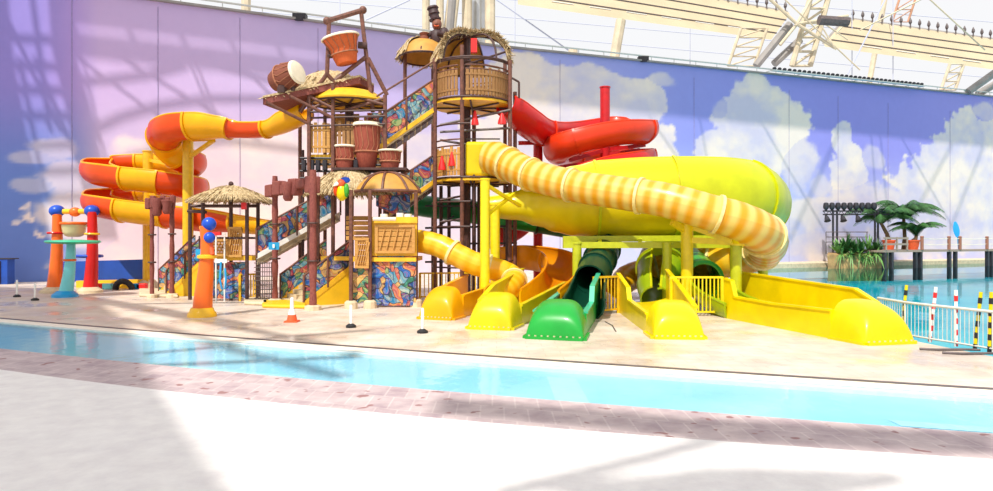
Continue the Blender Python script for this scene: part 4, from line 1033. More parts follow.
panel(tc, 372, 256, 416, 305.5, 21.6, M['art'], 'art_wall', lab='wall painted with swirling blue and orange jungle art')
panel(tc, 353, 268, 370, 303, 21.4, M['art'], 'art_wall', lab='narrow wall painted with blue and red leaves')
panel(tc, 372, 217, 417, 223, 21.5, M['ochre_deck'], 'top_beam', .3)
def crate(root, px0, py0, px1, py1, D, name='crate_panel', xbrace=False):
    a, b = P(px0, py0, D), P(px1, py1, D); m = MB(); n = 5
    for k in range(n):
        z0 = b.z+(a.z-b.z)*k/n+.01; z1 = b.z+(a.z-b.z)*(k+1)/n-.01
        m.hexa([(a.x,D,z0),(b.x,D,z0),(b.x,D+.05,z0),(a.x,D+.05,z0)], [(a.x,D,z1),(b.x,D,z1),(b.x,D+.05,z1),(a.x,D+.05,z1)])
    for x0, x1 in ((a.x, a.x+.1), (b.x-.1, b.x)): m.hexa([(x0,D-.04,b.z),(x1,D-.04,b.z),(x1,D,b.z),(x0,D,b.z)], [(x0,D-.04,a.z),(x1,D-.04,a.z),(x1,D,a.z),(x0,D,a.z)])
    for z in (a.z, b.z): m.bar((a.x,D-.02,z), (b.x,D-.02,z), .06, .08)
    k_ = 6
    for k in range(1, k_): x = a.x+(b.x-a.x)*k/k_; m.bar((x-.05,D-.03,b.z+.1), (x+.1,D-.03,a.z-.1), .06, .03)
    return m.build(name, M['plank'], root)
crate(tc, 375, 226, 415, 252, 21.45); panel(tc, 372, 223, 417, 256, 21.55, M['ochre_deck'], 'panel_frame', .04)
crate(tc, 355, 239, 369, 267, 21.3, 'crate_door')
for y0 in range(216, 240, 5): panel(tc, 346, y0, 369, y0+4, 23.0-(y0-216)*.05, M['plank'], 'inner_step', .3)
for px, py in ((384,214),(400,213),(408,214)): MB().cyl(P(px,217,21.7), P(px,py,21.7), .12, n=10).build('post_cap', M['white'], tc)
MB().tube([P(373,219,21.3), P(396,219,21.3)], .06, 8).build('foam_roll', M['skin'], tc)
ccn = P(384, 191, 21.9); RX = 1.12
rows = dome((ccn.x, 22.5, ccn.z), RX, .95, .64, PI*.98, PI*2.02, 22, 10, 2.8); m = MB().grid(rows); m.grid([[p+Vector((0,0,-.05)) for p in r] for r in rows]); m.build('canopy', M['ochre'], tc, smooth=True)
for a in (PI*1.0, PI*1.28, PI*1.5, PI*1.75, PI*2.0):
    MB().tube([Vector((ccn.x+RX*1.01*f*math.cos(a), 22.5+.96*f*math.sin(a), ccn.z+.03+.64*(1-f**2.8))) for f in (0,.25,.5,.7,.85,.95,1)], .045, 6).build('canopy_rib', BR, tc, smooth=True)
ring_rail(tc, arc_pts((ccn.x, 22.5, ccn.z), RX, .95, PI, 2*PI, 18), ccn.z, .06, BR, 'canopy_ring')
ch = P(352, 192, 23); thatch_roof(tc, (ch.x-.12, 23.1, ch.z+.06), 1.36, 1.0, .78, 0, 2*PI, 1100, fringe=.24, pw=2.2)
o = MB().prism([P(376,195,22.6), P(410,195,22.6), P(410,212,22.6), P(392,214,22.6), P(376,206,22.6)], (0,.05,0)).build('art_panel', M['art'], tc)
# cradle shelf for the drums
deck(tc, [Vector((X_(335,23),22.6,P(0,168,22.8).z)), Vector((X_(408,23),22.6,P(0,168,22.8).z)), Vector((X_(408,23),23.5,P(0,168,22.8).z)), Vector((X_(335,23),23.5,P(0,168,22.8).z))], .08, BD, 'drum_shelf')
for px in (340, 402): vpost(tc, px, 169, 200, 23.1, .05, BD, 'shelf_post')
zd = P(0, 168, 22.8).z
def on_shelf(px): p = P(px, 0, 23.05); return Vector((p.x, 23.05, zd))
drum('tall red drum with a white head in the middle of the hut roof', on_shelf(367), .30, .42, .46, 1.60, M['drum_red'])
drum('short red drum left of the tall drum on the hut roof', on_shelf(345), .30, .36, .36, .82, M['drum_red'])
drum('short red drum right of the tall drum on the hut roof', on_shelf(390), .29, .35, .37, .66, M['drum_red'])
# parrot ornament
pc = P(342, 190, 21.25)
pr = thing('parrot_ornament', 'colourful parrot ornament perched on the straw edge of the front hut', 'ornament', pc+Vector((0,0,-.35)))
m = MB(); m.lathe(pc+Vector((0,0,-.35)), [(.05,0),(.16,.1),(.2,.25),(.16,.42),(.1,.5)], 12); m.build('bird_body', M['yellow'], pr, smooth=True)
MB().ball(pc+Vector((-.02,-.02,.2)), .15, 10).build('bird_head', M['hazard_orange'], pr, smooth=True)
MB().lathe(pc+Vector((-.12,-.1,.2)), [(.07,0),(.05,.09),(.01,.17)], 8, (-.6,-.6,-.5)).build('beak', M['white'], pr, smooth=True)
m = MB(); m.ball(pc+Vector((.16,-.08,-.02)), .19, 10, (.5,.6,1.2)); m.build('wing', M['inner_green'], pr, smooth=True)
m = MB(); m.ball(pc+Vector((.1,.02,.32)), .14, 8, (1.2,.6,.8)); m.build('crest', M['blue'], pr, smooth=True)
m = MB(); m.ball(pc+Vector((-.18,-.06,-.02)), .17, 10, (.5,.6,1.1)); m.build('wing', M['orange'], pr, smooth=True)

# ---------------------------------------------------------------- staircases
A1 = G(303, 306); B1 = P(350, 269, A1.y+.9); A1.z = 0
stairs('front staircase with painted panels and yellow side wall beside the thick red totem pole', A1, B1, (-1.15,1.3,0), 8, side=M['step_yellow'], art_h=.8, rail_h=1.0)
A2 = P(257, 258, 23.6); B2 = P(336, 214, 24.6)
stairs('upper left staircase with pale underside climbing behind the tall totem gateway', A2, B2, (-.1,1.1,0), 10, art=(True, False), stringer=M['white'], art_h=.85, rail_h=1.05)
A3 = P(378, 150, 23.6); B3 = P(434, 111, 24.4)
stairs('highest staircase with a painted panel linking the middle tower to the tall tower', A3, B3, (-.15,1.1,0), 9, art=(True, False), art_h=.95, rail_h=1.15)
A4 = P(388, 215, 23.8); B4 = P(434, 183, 24.6)
stairs('lower back staircase with a painted panel under the tall tower, behind the ochre dome', A4, B4, (-.15,1.1,0), 8, art=(True, False), art_h=.85, rail_h=1.05)
A5 = G(166, 296); A5.z = 0; B5 = P(203, 261, A5.y-.1)
stairs('left staircase with painted panels and yellow side wall climbing to the straw parasol', A5, B5, (-.75,.95,0), 8, side=M['step_yellow'], art_h=.8, rail_h=1.0)
for lab, x0, x1, y0, y1 in (('low yellow plinth at the foot of the front staircase', 262, 306, 308, 303), ('low concrete plinth under the left staircase', 139, 178, 297, 291), ('low concrete block beside the yellow gate', 244, 268, 305, 300)):
    a, b, c, d = G(x0, y0), G(x1, y0+1), G(x1, y1), G(x0, y1); m = MB(); m.prism([a, b, c, d], (0,0,.12)); o = m.build('plinth', M['step_yellow' if x0 == 262 else 'concrete'], loc=a); bv = o.modifiers.new('round', 'BEVEL'); bv.width = .05; bv.segments = 2
    tag(o, lab, 'plinth', 'low plinths at the stairs')

# ---------------------------------------------------------------- totem gateways
def totem_post(root, px, y0, py_base, r, mat):
    b = G(px, py_base); top = P(px, y0, b.y).z; prof = []; n = 14
    for k in range(n+1): prof.append((r*(1+.12*math.sin(k*2.1)+.06*math.sin(k*5.3)), top*k/n))
    o = MB().lathe(b, prof, 12).build('totem_pole', mat, root, smooth=True)
    MB().lathe(b, [(r*2.4,0),(r*2.3,.12),(r*1.6,.16)], 10).build('pole_base', M['concrete'], o)
    return b, top
def gateway(label, pxa, pxb, ya, yb, base_a, base_b, beam_y, r, hang=None):
    b0 = G((pxa+pxb)/2, (base_a+base_b)/2); t_ = thing('totem_gateway', label, 'gateway', b0, 'totem gateways')
    a, ta_ = totem_post(t_, pxa, ya, base_a, r, M['totem']); b, tb_ = totem_post(t_, pxb, yb, base_b, r*1.15, M['totem'])
    D = (a.y+b.y)/2; m = MB(); n = 6; a2 = Vector((a.x-.25, a.y, P(0,beam_y,D).z)); b2 = Vector((b.x+.12, b.y, P(0,beam_y,D).z+.1))
    for k in range(n):
        p = a2.lerp(b2, (k+.5)/n); m.box(p+Vector((0,0,.05*math.sin(k*2))), ((b2-a2).length/n*1.04, .3, .42+.14*math.sin(k*2.7)), math.atan2(b.y-a.y, b.x-a.x), 0, .1*math.sin(k*3))
    o = m.build('carved_beam', M['totem'], t_); bv = o.modifiers.new('worn', 'BEVEL'); bv.width = .04; bv.segments = 2
    for px, y0, y1 in hang or ():
        p = P(px, y0, D-.25); q = P(px, y1, D-.25); MB().lathe(q, [(.10,0),(.17,.1),(.15,.3),(.22,.5),(.2,p.z-q.z)], 10).build('carved_pendant', M['totem'], t_, smooth=True)
    for f in (.35, .62):
        for bb, tp in ((a, ta_), (b, tb_)): MB().tube([bb+Vector((.2*math.cos(2*PI*k/12)*r/.12, .2*math.sin(2*PI*k/12)*r/.12, tp*f)) for k in range(12)], .03, 5, closed=True).build('pole_band', BD, t_)
    return t_
g1 = gateway('tall totem gateway with a carved beam over the front staircase', 275, 313, 176, 170, 303, 310, 189, .10, hang=((288,182,201),))
o = MB().box(P(275,246,21.8)+Vector((0,-.1,0)), (.34,.04,.24)).build('sign_plate', M['sky_blue_sign'], g1)
MB().box(P(275,246,21.75)+Vector((0,-.13,0)), (.06,.03,.12)).build('sign_mark', M['white'], o)
gateway('smaller dark totem gateway at the foot of the left staircase', 152, 172, 196, 195, 298, 297.5, 204, .075, hang=((157,198,216),(167,200,214)))

# ---------------------------------------------------------------- straw parasol and the left platform
up = thing('straw_parasol', 'round straw parasol on brown posts over the left platform', 'parasol', (P(226,0,24).x, 24, 0))
cu = P(230, 199, 24); thatch_roof(up, (cu.x+.04, 24, cu.z+.06), 1.24, 1.15, .42, 0, 2*PI, 1300, pw=1.5, fringe=.3)
vpost(up, 231, 184, None, 24, .07, BD, 'centre_post'); MB().ball(P(231,184,24), .1, 8).build('finial', BD, up)
for px, D in ((203,23.4),(247,23.4),(190,24.4),(258,24.5)): vpost(up, px, 203, None, D, .07, BD)
for p, q in ((P(190,206,24.4), P(258,206,24.5)), (P(188,211,23.6), P(206,212,23.4)), (P(203,206,23.4), P(247,206,23.4))): seg(up, 'cross_beam', p, q, .06, BD)
MB().box(P(244,206,23.2), (.16,.12,.24)).build('red_lamp', M['red_cone'], up)
lp = thing('left_platform', 'raised platform with a boarded front and a painted art wall behind the orange spray column', 'platform', (P(225,0,24).x, 24.2, 0))
lp.name = 'play_platform'; WLOC['play_platform'] = WLOC['left_platform']
zL = P(0, 256, 23.8).z
deck(lp, [Vector((X_(201,23.8),23.7,zL)), Vector((X_(258,23.8),23.7,zL)), Vector((X_(258,24.8),25.6,zL)), Vector((X_(201,24.8),25.6,zL))], .16, M['ochre_deck'])
panel(lp, 200, 262, 246, 298.5, 23.9, M['art'], 'art_wall', lab='wall painted with blue and orange jungle art')
crate(lp, 208, 240, 228, 255, 23.6); crate(lp, 228, 228, 242, 256, 23.65, 'crate_door')
seg(lp, 'rail', P(200,238,23.6), P(258,238,23.6), .04, BD)
for px in (200, 257): vpost(lp, px, 236, None, 23.7, .05, BD)
m = MB()
for k in range(9):
    m.tube([P(256+k*2.2, 262, 23.2), P(256+k*2.2, 300, 23.2)], .015, 4); m.tube([P(254, 263+k*4.4, 23.2), P(275, 263+k*4.4, 23.2)], .015, 4)
m.build('mesh_guard', M['pipe'], lp)
# rinse frame with red bar and blue hose
rf = thing('rinse_frame', 'white pole frame with red top bar and blue hose beside the orange spray column', 'frame', G(218,301))
D = 23.2
seg(rf, 'frame_pole', Vector((X_(216,D),D,0)), P(216,234,D), .03, M['white']); seg(rf, 'frame_pole', Vector((X_(221,D),D+.3,0)), P(221,233,D)+Vector((0,.3,0)), .03, M['white'])
MB().bar(P(207,234,D), P(221,233.5,D), .12, .12).build('red_bar', M['red_cone'], rf)
m = MB(); m.tube([P(221,262,D-.1), P(220,280,D-.1), P(222,289,D-.1), P(225,289,D-.1), P(226,280,D-.1), P(225,268,D-.1)], .035, 6); m.build('hose', M['aqua'], rf, smooth=True)
MB().box(P(221,261,D-.05), (.42,.06,.14)).build('small_plate', M['white'], rf)

# dark uprights and cross pipes filling the space under the towers
un = thing('support_scaffold', 'dark steel uprights and cross pipes under the towers behind the amber tube', 'scaffold', (P(440,0,26).x, 26, 0))
for px, D in ((441,25.8),(449,26.2),(479,25.6),(508,25.8),(515,26.2)): vpost(un, px, 186, None, D, .07 if px % 2 else .1, BD, 'upright')
for y0, y1 in ((206,206),(228,226),(244,243),(262,260)): seg(un, 'cross_pipe', P(425,y0,25.4), P(517,y1,25.9), .04, M['dark'])
for px in (424,): 
    for y0 in (236,): seg(un, 'cross_pipe', P(px,y0,25.9), P(px+30,y0-20,25.9), .035, M['dark'])
# ================================================================ spray features on the left deck
D = gd(293); b = G(64, 297)
sf = thing('spray_feature', 'three column spray feature with orange, red and turquoise columns and a tipping bucket', 'water feature', b)
def column(root, pxb, yb, pxt, yt, D, rb, rt, mat, foot):
    a = Vector(((pxb-CXP)/FPX*D, D, 0)); t_ = P(pxt, yt, D); n = 8; m = MB()
    pts = [a.lerp(t_, k/n)+Vector((.06*math.sin(PI*k/n), 0, 0)) for k in range(n+1)]
    o = m.tube(pts, [rb*1.0+(rt-rb)*(k/n)**.7 for k in range(n+1)], 18).build('column', mat, root, smooth=True)
    MB().lathe(a, [(rb*1.7,0),(rb*1.65,.1),(rb*1.2,.2),(rb*1.02,.24)], 18).build('column_foot', foot, o, smooth=True)
    return pts
column(sf, 54, 293, 57, 212, gd(292.5), .31, .17, M['orange2'], M['concrete'])
column(sf, 90, 291, 92, 212, gd(291.5)-.6, .29, .17, M['red'], M['concrete'])
column(sf, 65, 297, 71, 243, gd(297), .27, .15, M['turq'], M['aqua'])
D2 = gd(292)-.2
for px in (57, 92): MB().ball(P(px, 211, D2), .30, 18, (1,1,.85)).build('ball_joint', M['blue'], sf, smooth=True)
MB().tube([P(57,211.5,D2), P(92,211.5,D2)], .11, 12).build('cross_tube', M['gold'], sf, smooth=True)
MB().ball(P(75,212,D2), .2, 14, (1.2,1,1)).build('cross_knob', M['orange2'], sf, smooth=True)
c_ = P(74, 237, D2); MB().lathe(c_, [(.2,0),(.34,.06),(.42,.22),(.46,.5),(.5,.56)], 22).build('bucket', M['cream'], sf, smooth=True)
MB().tube([c_+Vector((.48*math.cos(2*PI*k/24), .48*math.sin(2*PI*k/24), .57)) for k in range(24)], .06, 8, closed=True).build('bucket_rim', M['orange2'], sf, smooth=True)
for px in (61, 87): MB().tube([P(px,226,D2), P(74,226,D2)], .04, 6).build('pivot', M['cream'], sf)
c_ = P(73, 243, gd(297)); MB().lathe(c_, [(.15,-.05),(.85,-.02),(.95,.04),(.9,.1),(.3,.13),(.05,.14)], 26).build('spray_disc', M['mint'], sf, smooth=True)
c_ = P(89, 257, gd(291)-.6); MB().lathe(c_, [(.25,-.04),(.5,-.02),(.55,.04),(.5,.1),(.25,.12)], 24).build('spray_disc', M['blue'], sf, smooth=True)
for px, y, D, r in ((55.5,233,gd(292.5),.27),(92,234,gd(291.5)-.6,.25)): 
    c_ = P(px, y, D); MB().tube([c_+Vector((r*math.cos(2*PI*k/20), r*math.sin(2*PI*k/20), 0)) for k in range(20)], .05, 6, closed=True).build('column_ring', M['red'] if px < 60 else M['gold'], sf, smooth=True)
c_ = P(69.5, 260, gd(297)); MB().tube([c_+Vector((.2*math.cos(2*PI*k/20), .2*math.sin(2*PI*k/20), 0)) for k in range(20)], .045, 6, closed=True).build('column_ring', M['orange2'], sf, smooth=True)

D = gd(316.5)
sc_ = thing('spray_column', 'single orange spray column with two blue balls and a yellow foot', 'water feature', G(203, 316.5))
pts = [P(202,316.5,D), P(203.5,295,D), P(206,270,D), P(207,255,D)]; pts[0].z = 0
MB().tube(pts, [.28,.25,.21,.18], 20).build('column', M['orange2'], sc_, smooth=True)
MB().tube([P(207,255,D), P(206.5,240,D), P(205,226,D)], [.18,.16,.15], 18).build('column', M['orange2'], sc_, smooth=True)
MB().tube([P(208.5,255,D)+Vector((.15,-.1,0)), P(210,243,D), P(208,234,D)], [.07,.08,.07], 10).build('pipe', M['hazard_orange'], sc_, smooth=True)
MB().lathe(G(202,316.5), [(.40,0),(.39,.1),(.34,.15),(.31,.24),(.28,.26)], 22).build('column_foot', M['gold'], sc_, smooth=True)
MB().lathe(P(207,259,D), [(.2,0),(.27,.03),(.27,.1),(.2,.13)], 18).build('column_ring', M['gold'], sc_, smooth=True)
MB().ball(P(209,224,D), .2, 16).build('ball_nozzle', M['blue'], sc_, smooth=True); MB().ball(P(211,237.5,D)+Vector((0,-.1,0)), .16, 14).build('ball_nozzle', M['blue'], sc_, smooth=True)
MB().tube([P(200,228,D), P(206,228,D)], .06, 10).build('side_pipe', M['gold'], sc_, smooth=True)
MB().box(P(200,254,D)+Vector((0,-.05,0)), (.16,.1,.28)).build('sign_plate', M['sky_blue_sign'], sc_)

for px, y0, y1, lab in ((17,280,297,'slim white bollard on a black foot, the farther of the two by the spray columns'),(35,283,300.5,'slim white bollard on a black foot just left of the orange spray column base'),(351,305,327.5,'slim white bollard on a black foot in front of the painted art wall'),(422.5,308,333,'slim white bollard on a black foot in front of the small amber runout')):
    b = G(px, y1); h = P(px, y0, b.y).z; r = thing('bollard', lab, 'bollard', b, 'white bollards')
    MB().lathe(b, [(.13,0),(.13,.05),(.07,.09),(.05,.1)], 14).build('foot', M['black'], r, smooth=True); MB().lathe(b, [(.036,.08),(.036,h-.02),(.025,h)], 12).build('post', M['white'], r, smooth=True)
b = G(292, 322); r = thing('traffic_cone', 'small orange and white cone on the deck before the front staircase', 'cone', b)
MB().box(b+Vector((0,0,.02)), (.34,.34,.04)).build('base', M['hazard_orange'], r); MB().lathe(b, [(.14,.04),(.105,.2)], 14, caps=False).build('cone', M['hazard_orange'], r, smooth=True)
MB().lathe(b, [(.105,.2),(.07,.36)], 14, caps=False).build('stripe', M['white'], r, smooth=True); MB().lathe(b, [(.055,.36),(.045,.64),(.02,.66)], 12).build('handle_top', M['white'], r, smooth=True)
# blue hoarding and playthings behind the left gateway
D = 31.0; a, b = P(62, 286, D), P(150, 286, D-.6)
h_ = thing('blue_hoarding', 'long low blue hoarding panel in front of the painted wall', 'hoarding', Vector((a.x, D, 0)))
MB().hexa([(a.x,D,.25),(b.x,D-.6,.25),(b.x,D-.5,.25),(a.x,D+.1,.25)], [(a.x,D,1.18),(b.x,D-.6,1.32),(b.x,D-.5,1.32),(a.x,D+.1,1.18)]).build('panel', M['banner'], h_)
for f in (0, .5, 1): p = a.lerp(b, f); MB().bar((p.x,p.y+.06,0), (p.x,p.y+.06,1.1), .08, .08).build('leg', M['dark'], h_)
p0, p1 = P(76, 284, D-.5), P(148, 283, D-1.0)
m = MB(); m.hexa([(p0.x,p0.y,0),(p1.x,p1.y,0),(p1.x,p1.y+.3,0),(p0.x,p0.y+.3,0)], [(p0.x,p0.y,.32),(p1.x,p1.y,.42),(p1.x,p1.y+.3,.42),(p0.x,p0.y+.3,.32)]); tag(m.build('pool_edge_block', M['gold'], loc=(p0.x,p0.y,0)), 'long low yellow block at the foot of the blue hoarding', 'block')
m = MB(); c_ = P(124, 288, 29.3); c_.z = 0; m.tube([c_+Vector((.36*math.cos(PI*k/12), -.1*math.sin(PI*k/12), .36*math.sin(PI*k/12)+.02)) for k in range(13)], .13, 10); tag(m.build('rubber_arch', M['black'], smooth=True, loc=c_), 'small black rubber arch standing before the blue hoarding', 'arch')
for k, (px, mt, nm) in enumerate(((100,'red','red'),(108,'turq','turquoise'),(137,'aqua','blue'),(142,'red_cone','bright red'))):
    c_ = P(px, 287, 29.6); c_.z = .13; o = MB().box(c_, (.42,.3,.26)).build('foam_block', M[mt], loc=(c_.x,c_.y,0)); bv = o.modifiers.new('round','BEVEL'); bv.width = .05; bv.segments = 2
    tag(o, ['dark red foam block left of the turquoise one by the hoarding','turquoise foam block between the red block and the rubber arch','blue foam block right of the black rubber arch','bright red foam block nearest the left totem gateway'][k], 'foam block', 'foam blocks by the hoarding')
b = G(4, 284); r = thing('storage_cabinet', 'blue storage cabinet at the foot of the wall, far left', 'cabinet', b)
r['label'] = 'blue storage cabinet at the foot of the painted wall beyond the spray columns'
MB().box(b+Vector((-.15,0,.62)), (1.0,.5,1.24)).build('cabinet_body', M['banner'], r); MB().box(b+Vector((-.1,-.28,.6)), (.25,.06,1.1)).build('door', M['brown_dk'], r); MB().box(b+Vector((0,0,1.27)), (1.1,.56,.06)).build('lid', M['dark'], r)

# ================================================================ pool railing and striped poles
rl = thing('pool_railing', 'pale metal railing of thin bars along the pool edge beside the long runout', 'railing', G(915, 340))
rp = [G(878,331), G(905,338), G(930,342.5), G(955,346.5), G(993,353), G(1060,365), G(1150,382)]
H_ = .80
MB().tube([p+Vector((0,0,H_)) for p in rp], .03, 8).build('top_bar', M['rail_white'], rl, smooth=True)
MB().tube([p+Vector((0,0,.08)) for p in rp], .022, 6).build('bottom_bar', M['rail_white'], rl, smooth=True)
for p in rp: MB().cyl(p, p+Vector((0,0,H_)), .022, n=8).build('railing_post', M['rail_white'], rl)
Ls = [0]
for a, b in zip(rp, rp[1:]): Ls.append(Ls[-1]+(b-a).length)
for k in range(60):
    s_ = Ls[-1]*(k+.5)/60
    for i in range(len(rp)-1):
        if s_ <= Ls[i+1]: break
    p = rp[i].lerp(rp[i+1], (s_-Ls[i])/(Ls[i+1]-Ls[i])); MB().bar(p+Vector((0,0,.08)), p+Vector((0,0,H_)), .011, .011).build('bar', M['rail_white'], rl)
for (x1, y1), (x0, y0), cols, lab in (((906.6,285),(901,336),('black','yellow'),'black and yellow striped pole leaning behind the end of the long runout'),((936,287),(929.7,341),('red_cone','white'),'red and white striped pole leaning at the railing'),((956,290),(956,345.5),('red_cone','white'),'upright red and white striped pole at the railing'),((981,292),(974.7,349),('black','yellow'),'black and yellow striped pole leaning by the upright one'),((991.3,292),(989.3,351.5),('black','yellow'),'black and yellow striped pole standing upright beside the leaning one')):
    b = G(x0, y0+.8); t_ = P(x1, y1, b.y); r = thing('striped_pole', lab, 'pole', b, 'striped poles at the pool railing'); n = 10
    MB().tube([b, t_], .033, 8).build('pole', M[cols[1]], r, smooth=True)
    for k in range(0, n, 2): MB().tube([b.lerp(t_, k/n), b.lerp(t_, (k+1)/n)], .037, 8).build('stripe_band', M[cols[0]], r, smooth=True)
for k, px in enumerate((948, 972)):
    p = G(px, 351 if k == 0 else 355); m = MB(); m.tube([p+Vector((-.5,.1,.03)), p+Vector((-.2,-.02,.03)), p+Vector((.3,.02,.03)), p+Vector((.6,-.05,.03))], .025, 6)
    tag(m.build('hose', M['pipe'], smooth=True, loc=p), ('short dark hose lying on the deck below the red and white poles' if k == 0 else 'short dark hose lying on the deck below the leaning black and yellow pole'), 'hose')
for (x0, y0, x1, y1, lab) in ((605, 322, 616, 332, 'thin dark crack-like cable on the deck beside the green runout'),):
    p = G(x0, y0); q = G(x1, y1); m = MB(); m.tube([p+Vector((0,0,.01)), p.lerp(q,.4)+Vector((.08,0,.01)), q+Vector((0,0,.01))], .015, 5); tag(m.build('cable', M['pipe'], loc=p), 'thin dark cable on the deck between the green and middle yellow runouts', 'cable')

# ================================================================ far bank: planter, stage rig, palms, jetty
DP = 54.6
a, b = P(833, 250, DP), P(884, 250, DP+1)
pl = MB(); rows = []
for k in range(13):
    x = a.x-.4 + (b.x-a.x+.6)*k/12; y = DP + .8*k/12; j = lambda s_: noise.noise(Vector((k*.9, s_, 2)))*.25
    rows.append([Vector((x,y+j(0),-1.2)), Vector((x,y+j(1)+.05,.2)), Vector((x,y+j(2)+.15,1.0+j(3))), Vector((x+.6,y+1.2,1.15+j(4))), Vector((x+1.6,y+2.6,1.1)), Vector((x+1.6,y+2.7,-1.2))])
pl.grid(rows)
for e_ in (0,-1): pl.add(rows[e_], [tuple(range(6))])
tag(pl.build('rock_planter', M['rock'], smooth=True, loc=(a.x, DP, -.16)), 'long tan rock planter at the water under the stage lights', 'planter')
def blades(m, c, n, ln, w, spread=1.0, droop=.5, seg_=5, up=.9):
    for k in range(n):
        a = random.random()*2*PI; tilt = random.uniform(.1, 1.0)*spread; d = Vector((math.cos(a)*tilt, math.sin(a)*tilt, up)).normalized(); L_ = ln*random.uniform(.6,1.1); s_ = Vector((-d.y, d.x, 0)); s_ = (s_.normalized() if s_.length > .01 else Vector((1,0,0)))
        prev = None
        for i in range(seg_+1):
            f = i/seg_; p = Vector(c)+d*(L_*f)+Vector((d.x,d.y,0))*(L_*f*f*.3)-Vector((0,0,L_*droop*f*f*tilt)); ww = w*math.sin(PI*(.12+.86*f))
            cur = (p-s_*ww, p+s_*ww)
            if prev: m.add([prev[0], prev[1], cur[1], cur[0]], [(0,1,2,3)])
            prev = cur
def shrub(px, py, D, n, ln, w, mat, label, spread=1.0, stem=True):
    c = P(px, py, D); c.z = 1.05; r = thing('tropical_shrub', label, 'shrub', c, 'shrubs in the rock planter')
    m = MB(); blades(m, c, n, ln, w, spread); m.build('foliage', M[mat], r, normals=False)
    MB().cyl(c+Vector((0,0,-.12)), c+Vector((0,0,ln*.3)), .06, .03, 6).build('stem', M['trunk'], r)
for args in ((838,250,DP+.9,34,1.5,.09,'leaf2','pale spiky shrub at the end of the rock planter under the double post'),(845,248,DP+1.1,40,2.0,.12,'leaf','tall dark shrub second along the rock planter from the double post'),(853,250,DP+1.0,44,1.5,.12,'leaf','dense dark shrub third along the rock planter from the double post'),(861,250,DP+1.2,44,1.5,.12,'leaf','dense dark shrub fourth along the rock planter from the double post'),(869,248,DP+1.3,40,1.7,.1,'leaf2','pale green shrub in the rock planter left of the palms'),(877,249,DP+1.3,44,1.5,.12,'leaf','dense dark shrub nearest the palms')): shrub(*args)
for k, px in enumerate((842, 851, 860, 868, 876)):
    c = P(px, 252, DP+.2); c.z = .95; m = MB(); blades(m, c, 26, 1.0, .05, 1.3, 1.6, up=.5)
    tag(m.build('trailing_grass', M['leaf2'], normals=False, loc=c), ['trailing grass hanging over the rock planter under the double post','trailing grass over the planter below the tall dark shrub','trailing grass over the middle of the rock planter','trailing grass over the planter below the pale green shrub','trailing grass at the palm end of the rock planter'][k], 'plant', 'trailing grasses')
def palm(px, pyb, pyt, D, nf, ln, label, zb, lean, b, zt_):
    t_ = Vector((b.x+lean, b.y, zt_)); r = thing('palm_tree', label, 'palm tree', b, 'palm trees on the far bank')
    MB().tube([b, b.lerp(t_,.4)+Vector((.1,0,0)), t_], [.2,.16,.13], 10).build('trunk', M['trunk'], r, smooth=True)
    for k in range(nf):
        a = 2*PI*k/nf+random.uniform(-.2,.2); el = random.uniform(.7,1.5); hd = Vector((math.cos(a), math.sin(a)*.8, 0)); L_ = ln*random.uniform(.8,1.1); m = MB(); spine = []
        for i in range(9):
            f = i/8; spine.append(t_ + hd*(L_*f*math.cos(el*(1-f*.6))) + Vector((0,0,L_*(1.15*math.sin(el)*f - .85*f**2.4))))
        m.tube(spine, [.035-.03*i/8 for i in range(9)], 5)
        for i in range(1, 9):
            for sub in range(4):
                f = (i-1+sub/4)/8; j = min(7, int(f*8)); p = spine[j].lerp(spine[j+1], f*8-j); d = (spine[j+1]-spine[j]).normalized()
                for sg in (-1, 1):
                    s_ = d.cross(Vector((0,0,1))).normalized()*sg; e_ = p + (s_*.8+d*.6-Vector((0,0,.55)))*(L_*.24*math.sin(PI*(.15+.8*f))); wv = d*.055
                    m.add([p-wv, p+wv, e_+wv*.2, e_-wv*.2], [(0,1,2,3)])
        m.build('frond', M['leaf'], r, normals=False)
    return r
#STAGE
DS = 57.2
st = thing('lighting_rig', 'dark truss rig of stage lights over the rock planter', 'lighting rig', Vector((P(834,0,DS).x, DS, 1.1)))
zt_ = P(0, 211, DS).z
for px in (833, 837, 875, 878): seg(st, 'rig_post', Vector((P(px,0,DS).x, DS, 1.0)), P(px, 210, DS), .09, M['dark'])
for dz in (0, -.3): seg(st, 'truss_bar', P(823,211,DS)+Vector((0,0,dz)), P(890,211,DS)+Vector((0,0,dz)), .06, M['dark'])
for k in range(22): 
    x0 = 823+67*k/22; seg(st, 'truss_web', P(x0,211,DS)+Vector((0,0,-.3*(k%2))), P(x0+67/22,211,DS)+Vector((0,0,-.3*((k+1)%2))), .03, M['dark'])
for y0 in (232, 237, 242): seg(st, 'guard_rail', P(826,y0,DS-.2), P(868,y0,DS-.2), .035, M['pipe'])
for px in (826, 847, 867): seg(st, 'guard_post', Vector((P(px,0,DS-.2).x, DS-.2, 1.0)), P(px,232,DS-.2), .035, M['pipe'])
for k in range(9):
    px = 826+6.0*k; c = P(px, 210.6, DS); r = thing('stage_light', 'dark stage light standing in the row on top of the rig', 'stage light', c, 'stage lights standing on the rig')
    MB().lathe(c+Vector((0,0,.08)), [(.12,0),(.22,.12),(.24,.3),(.2,.55),(.1,.62)], 10).build('lamp_head', M['dark'], r, smooth=True); MB().bar(c, c+Vector((0,0,.2)), .3, .08).build('yoke', M['black'], r)
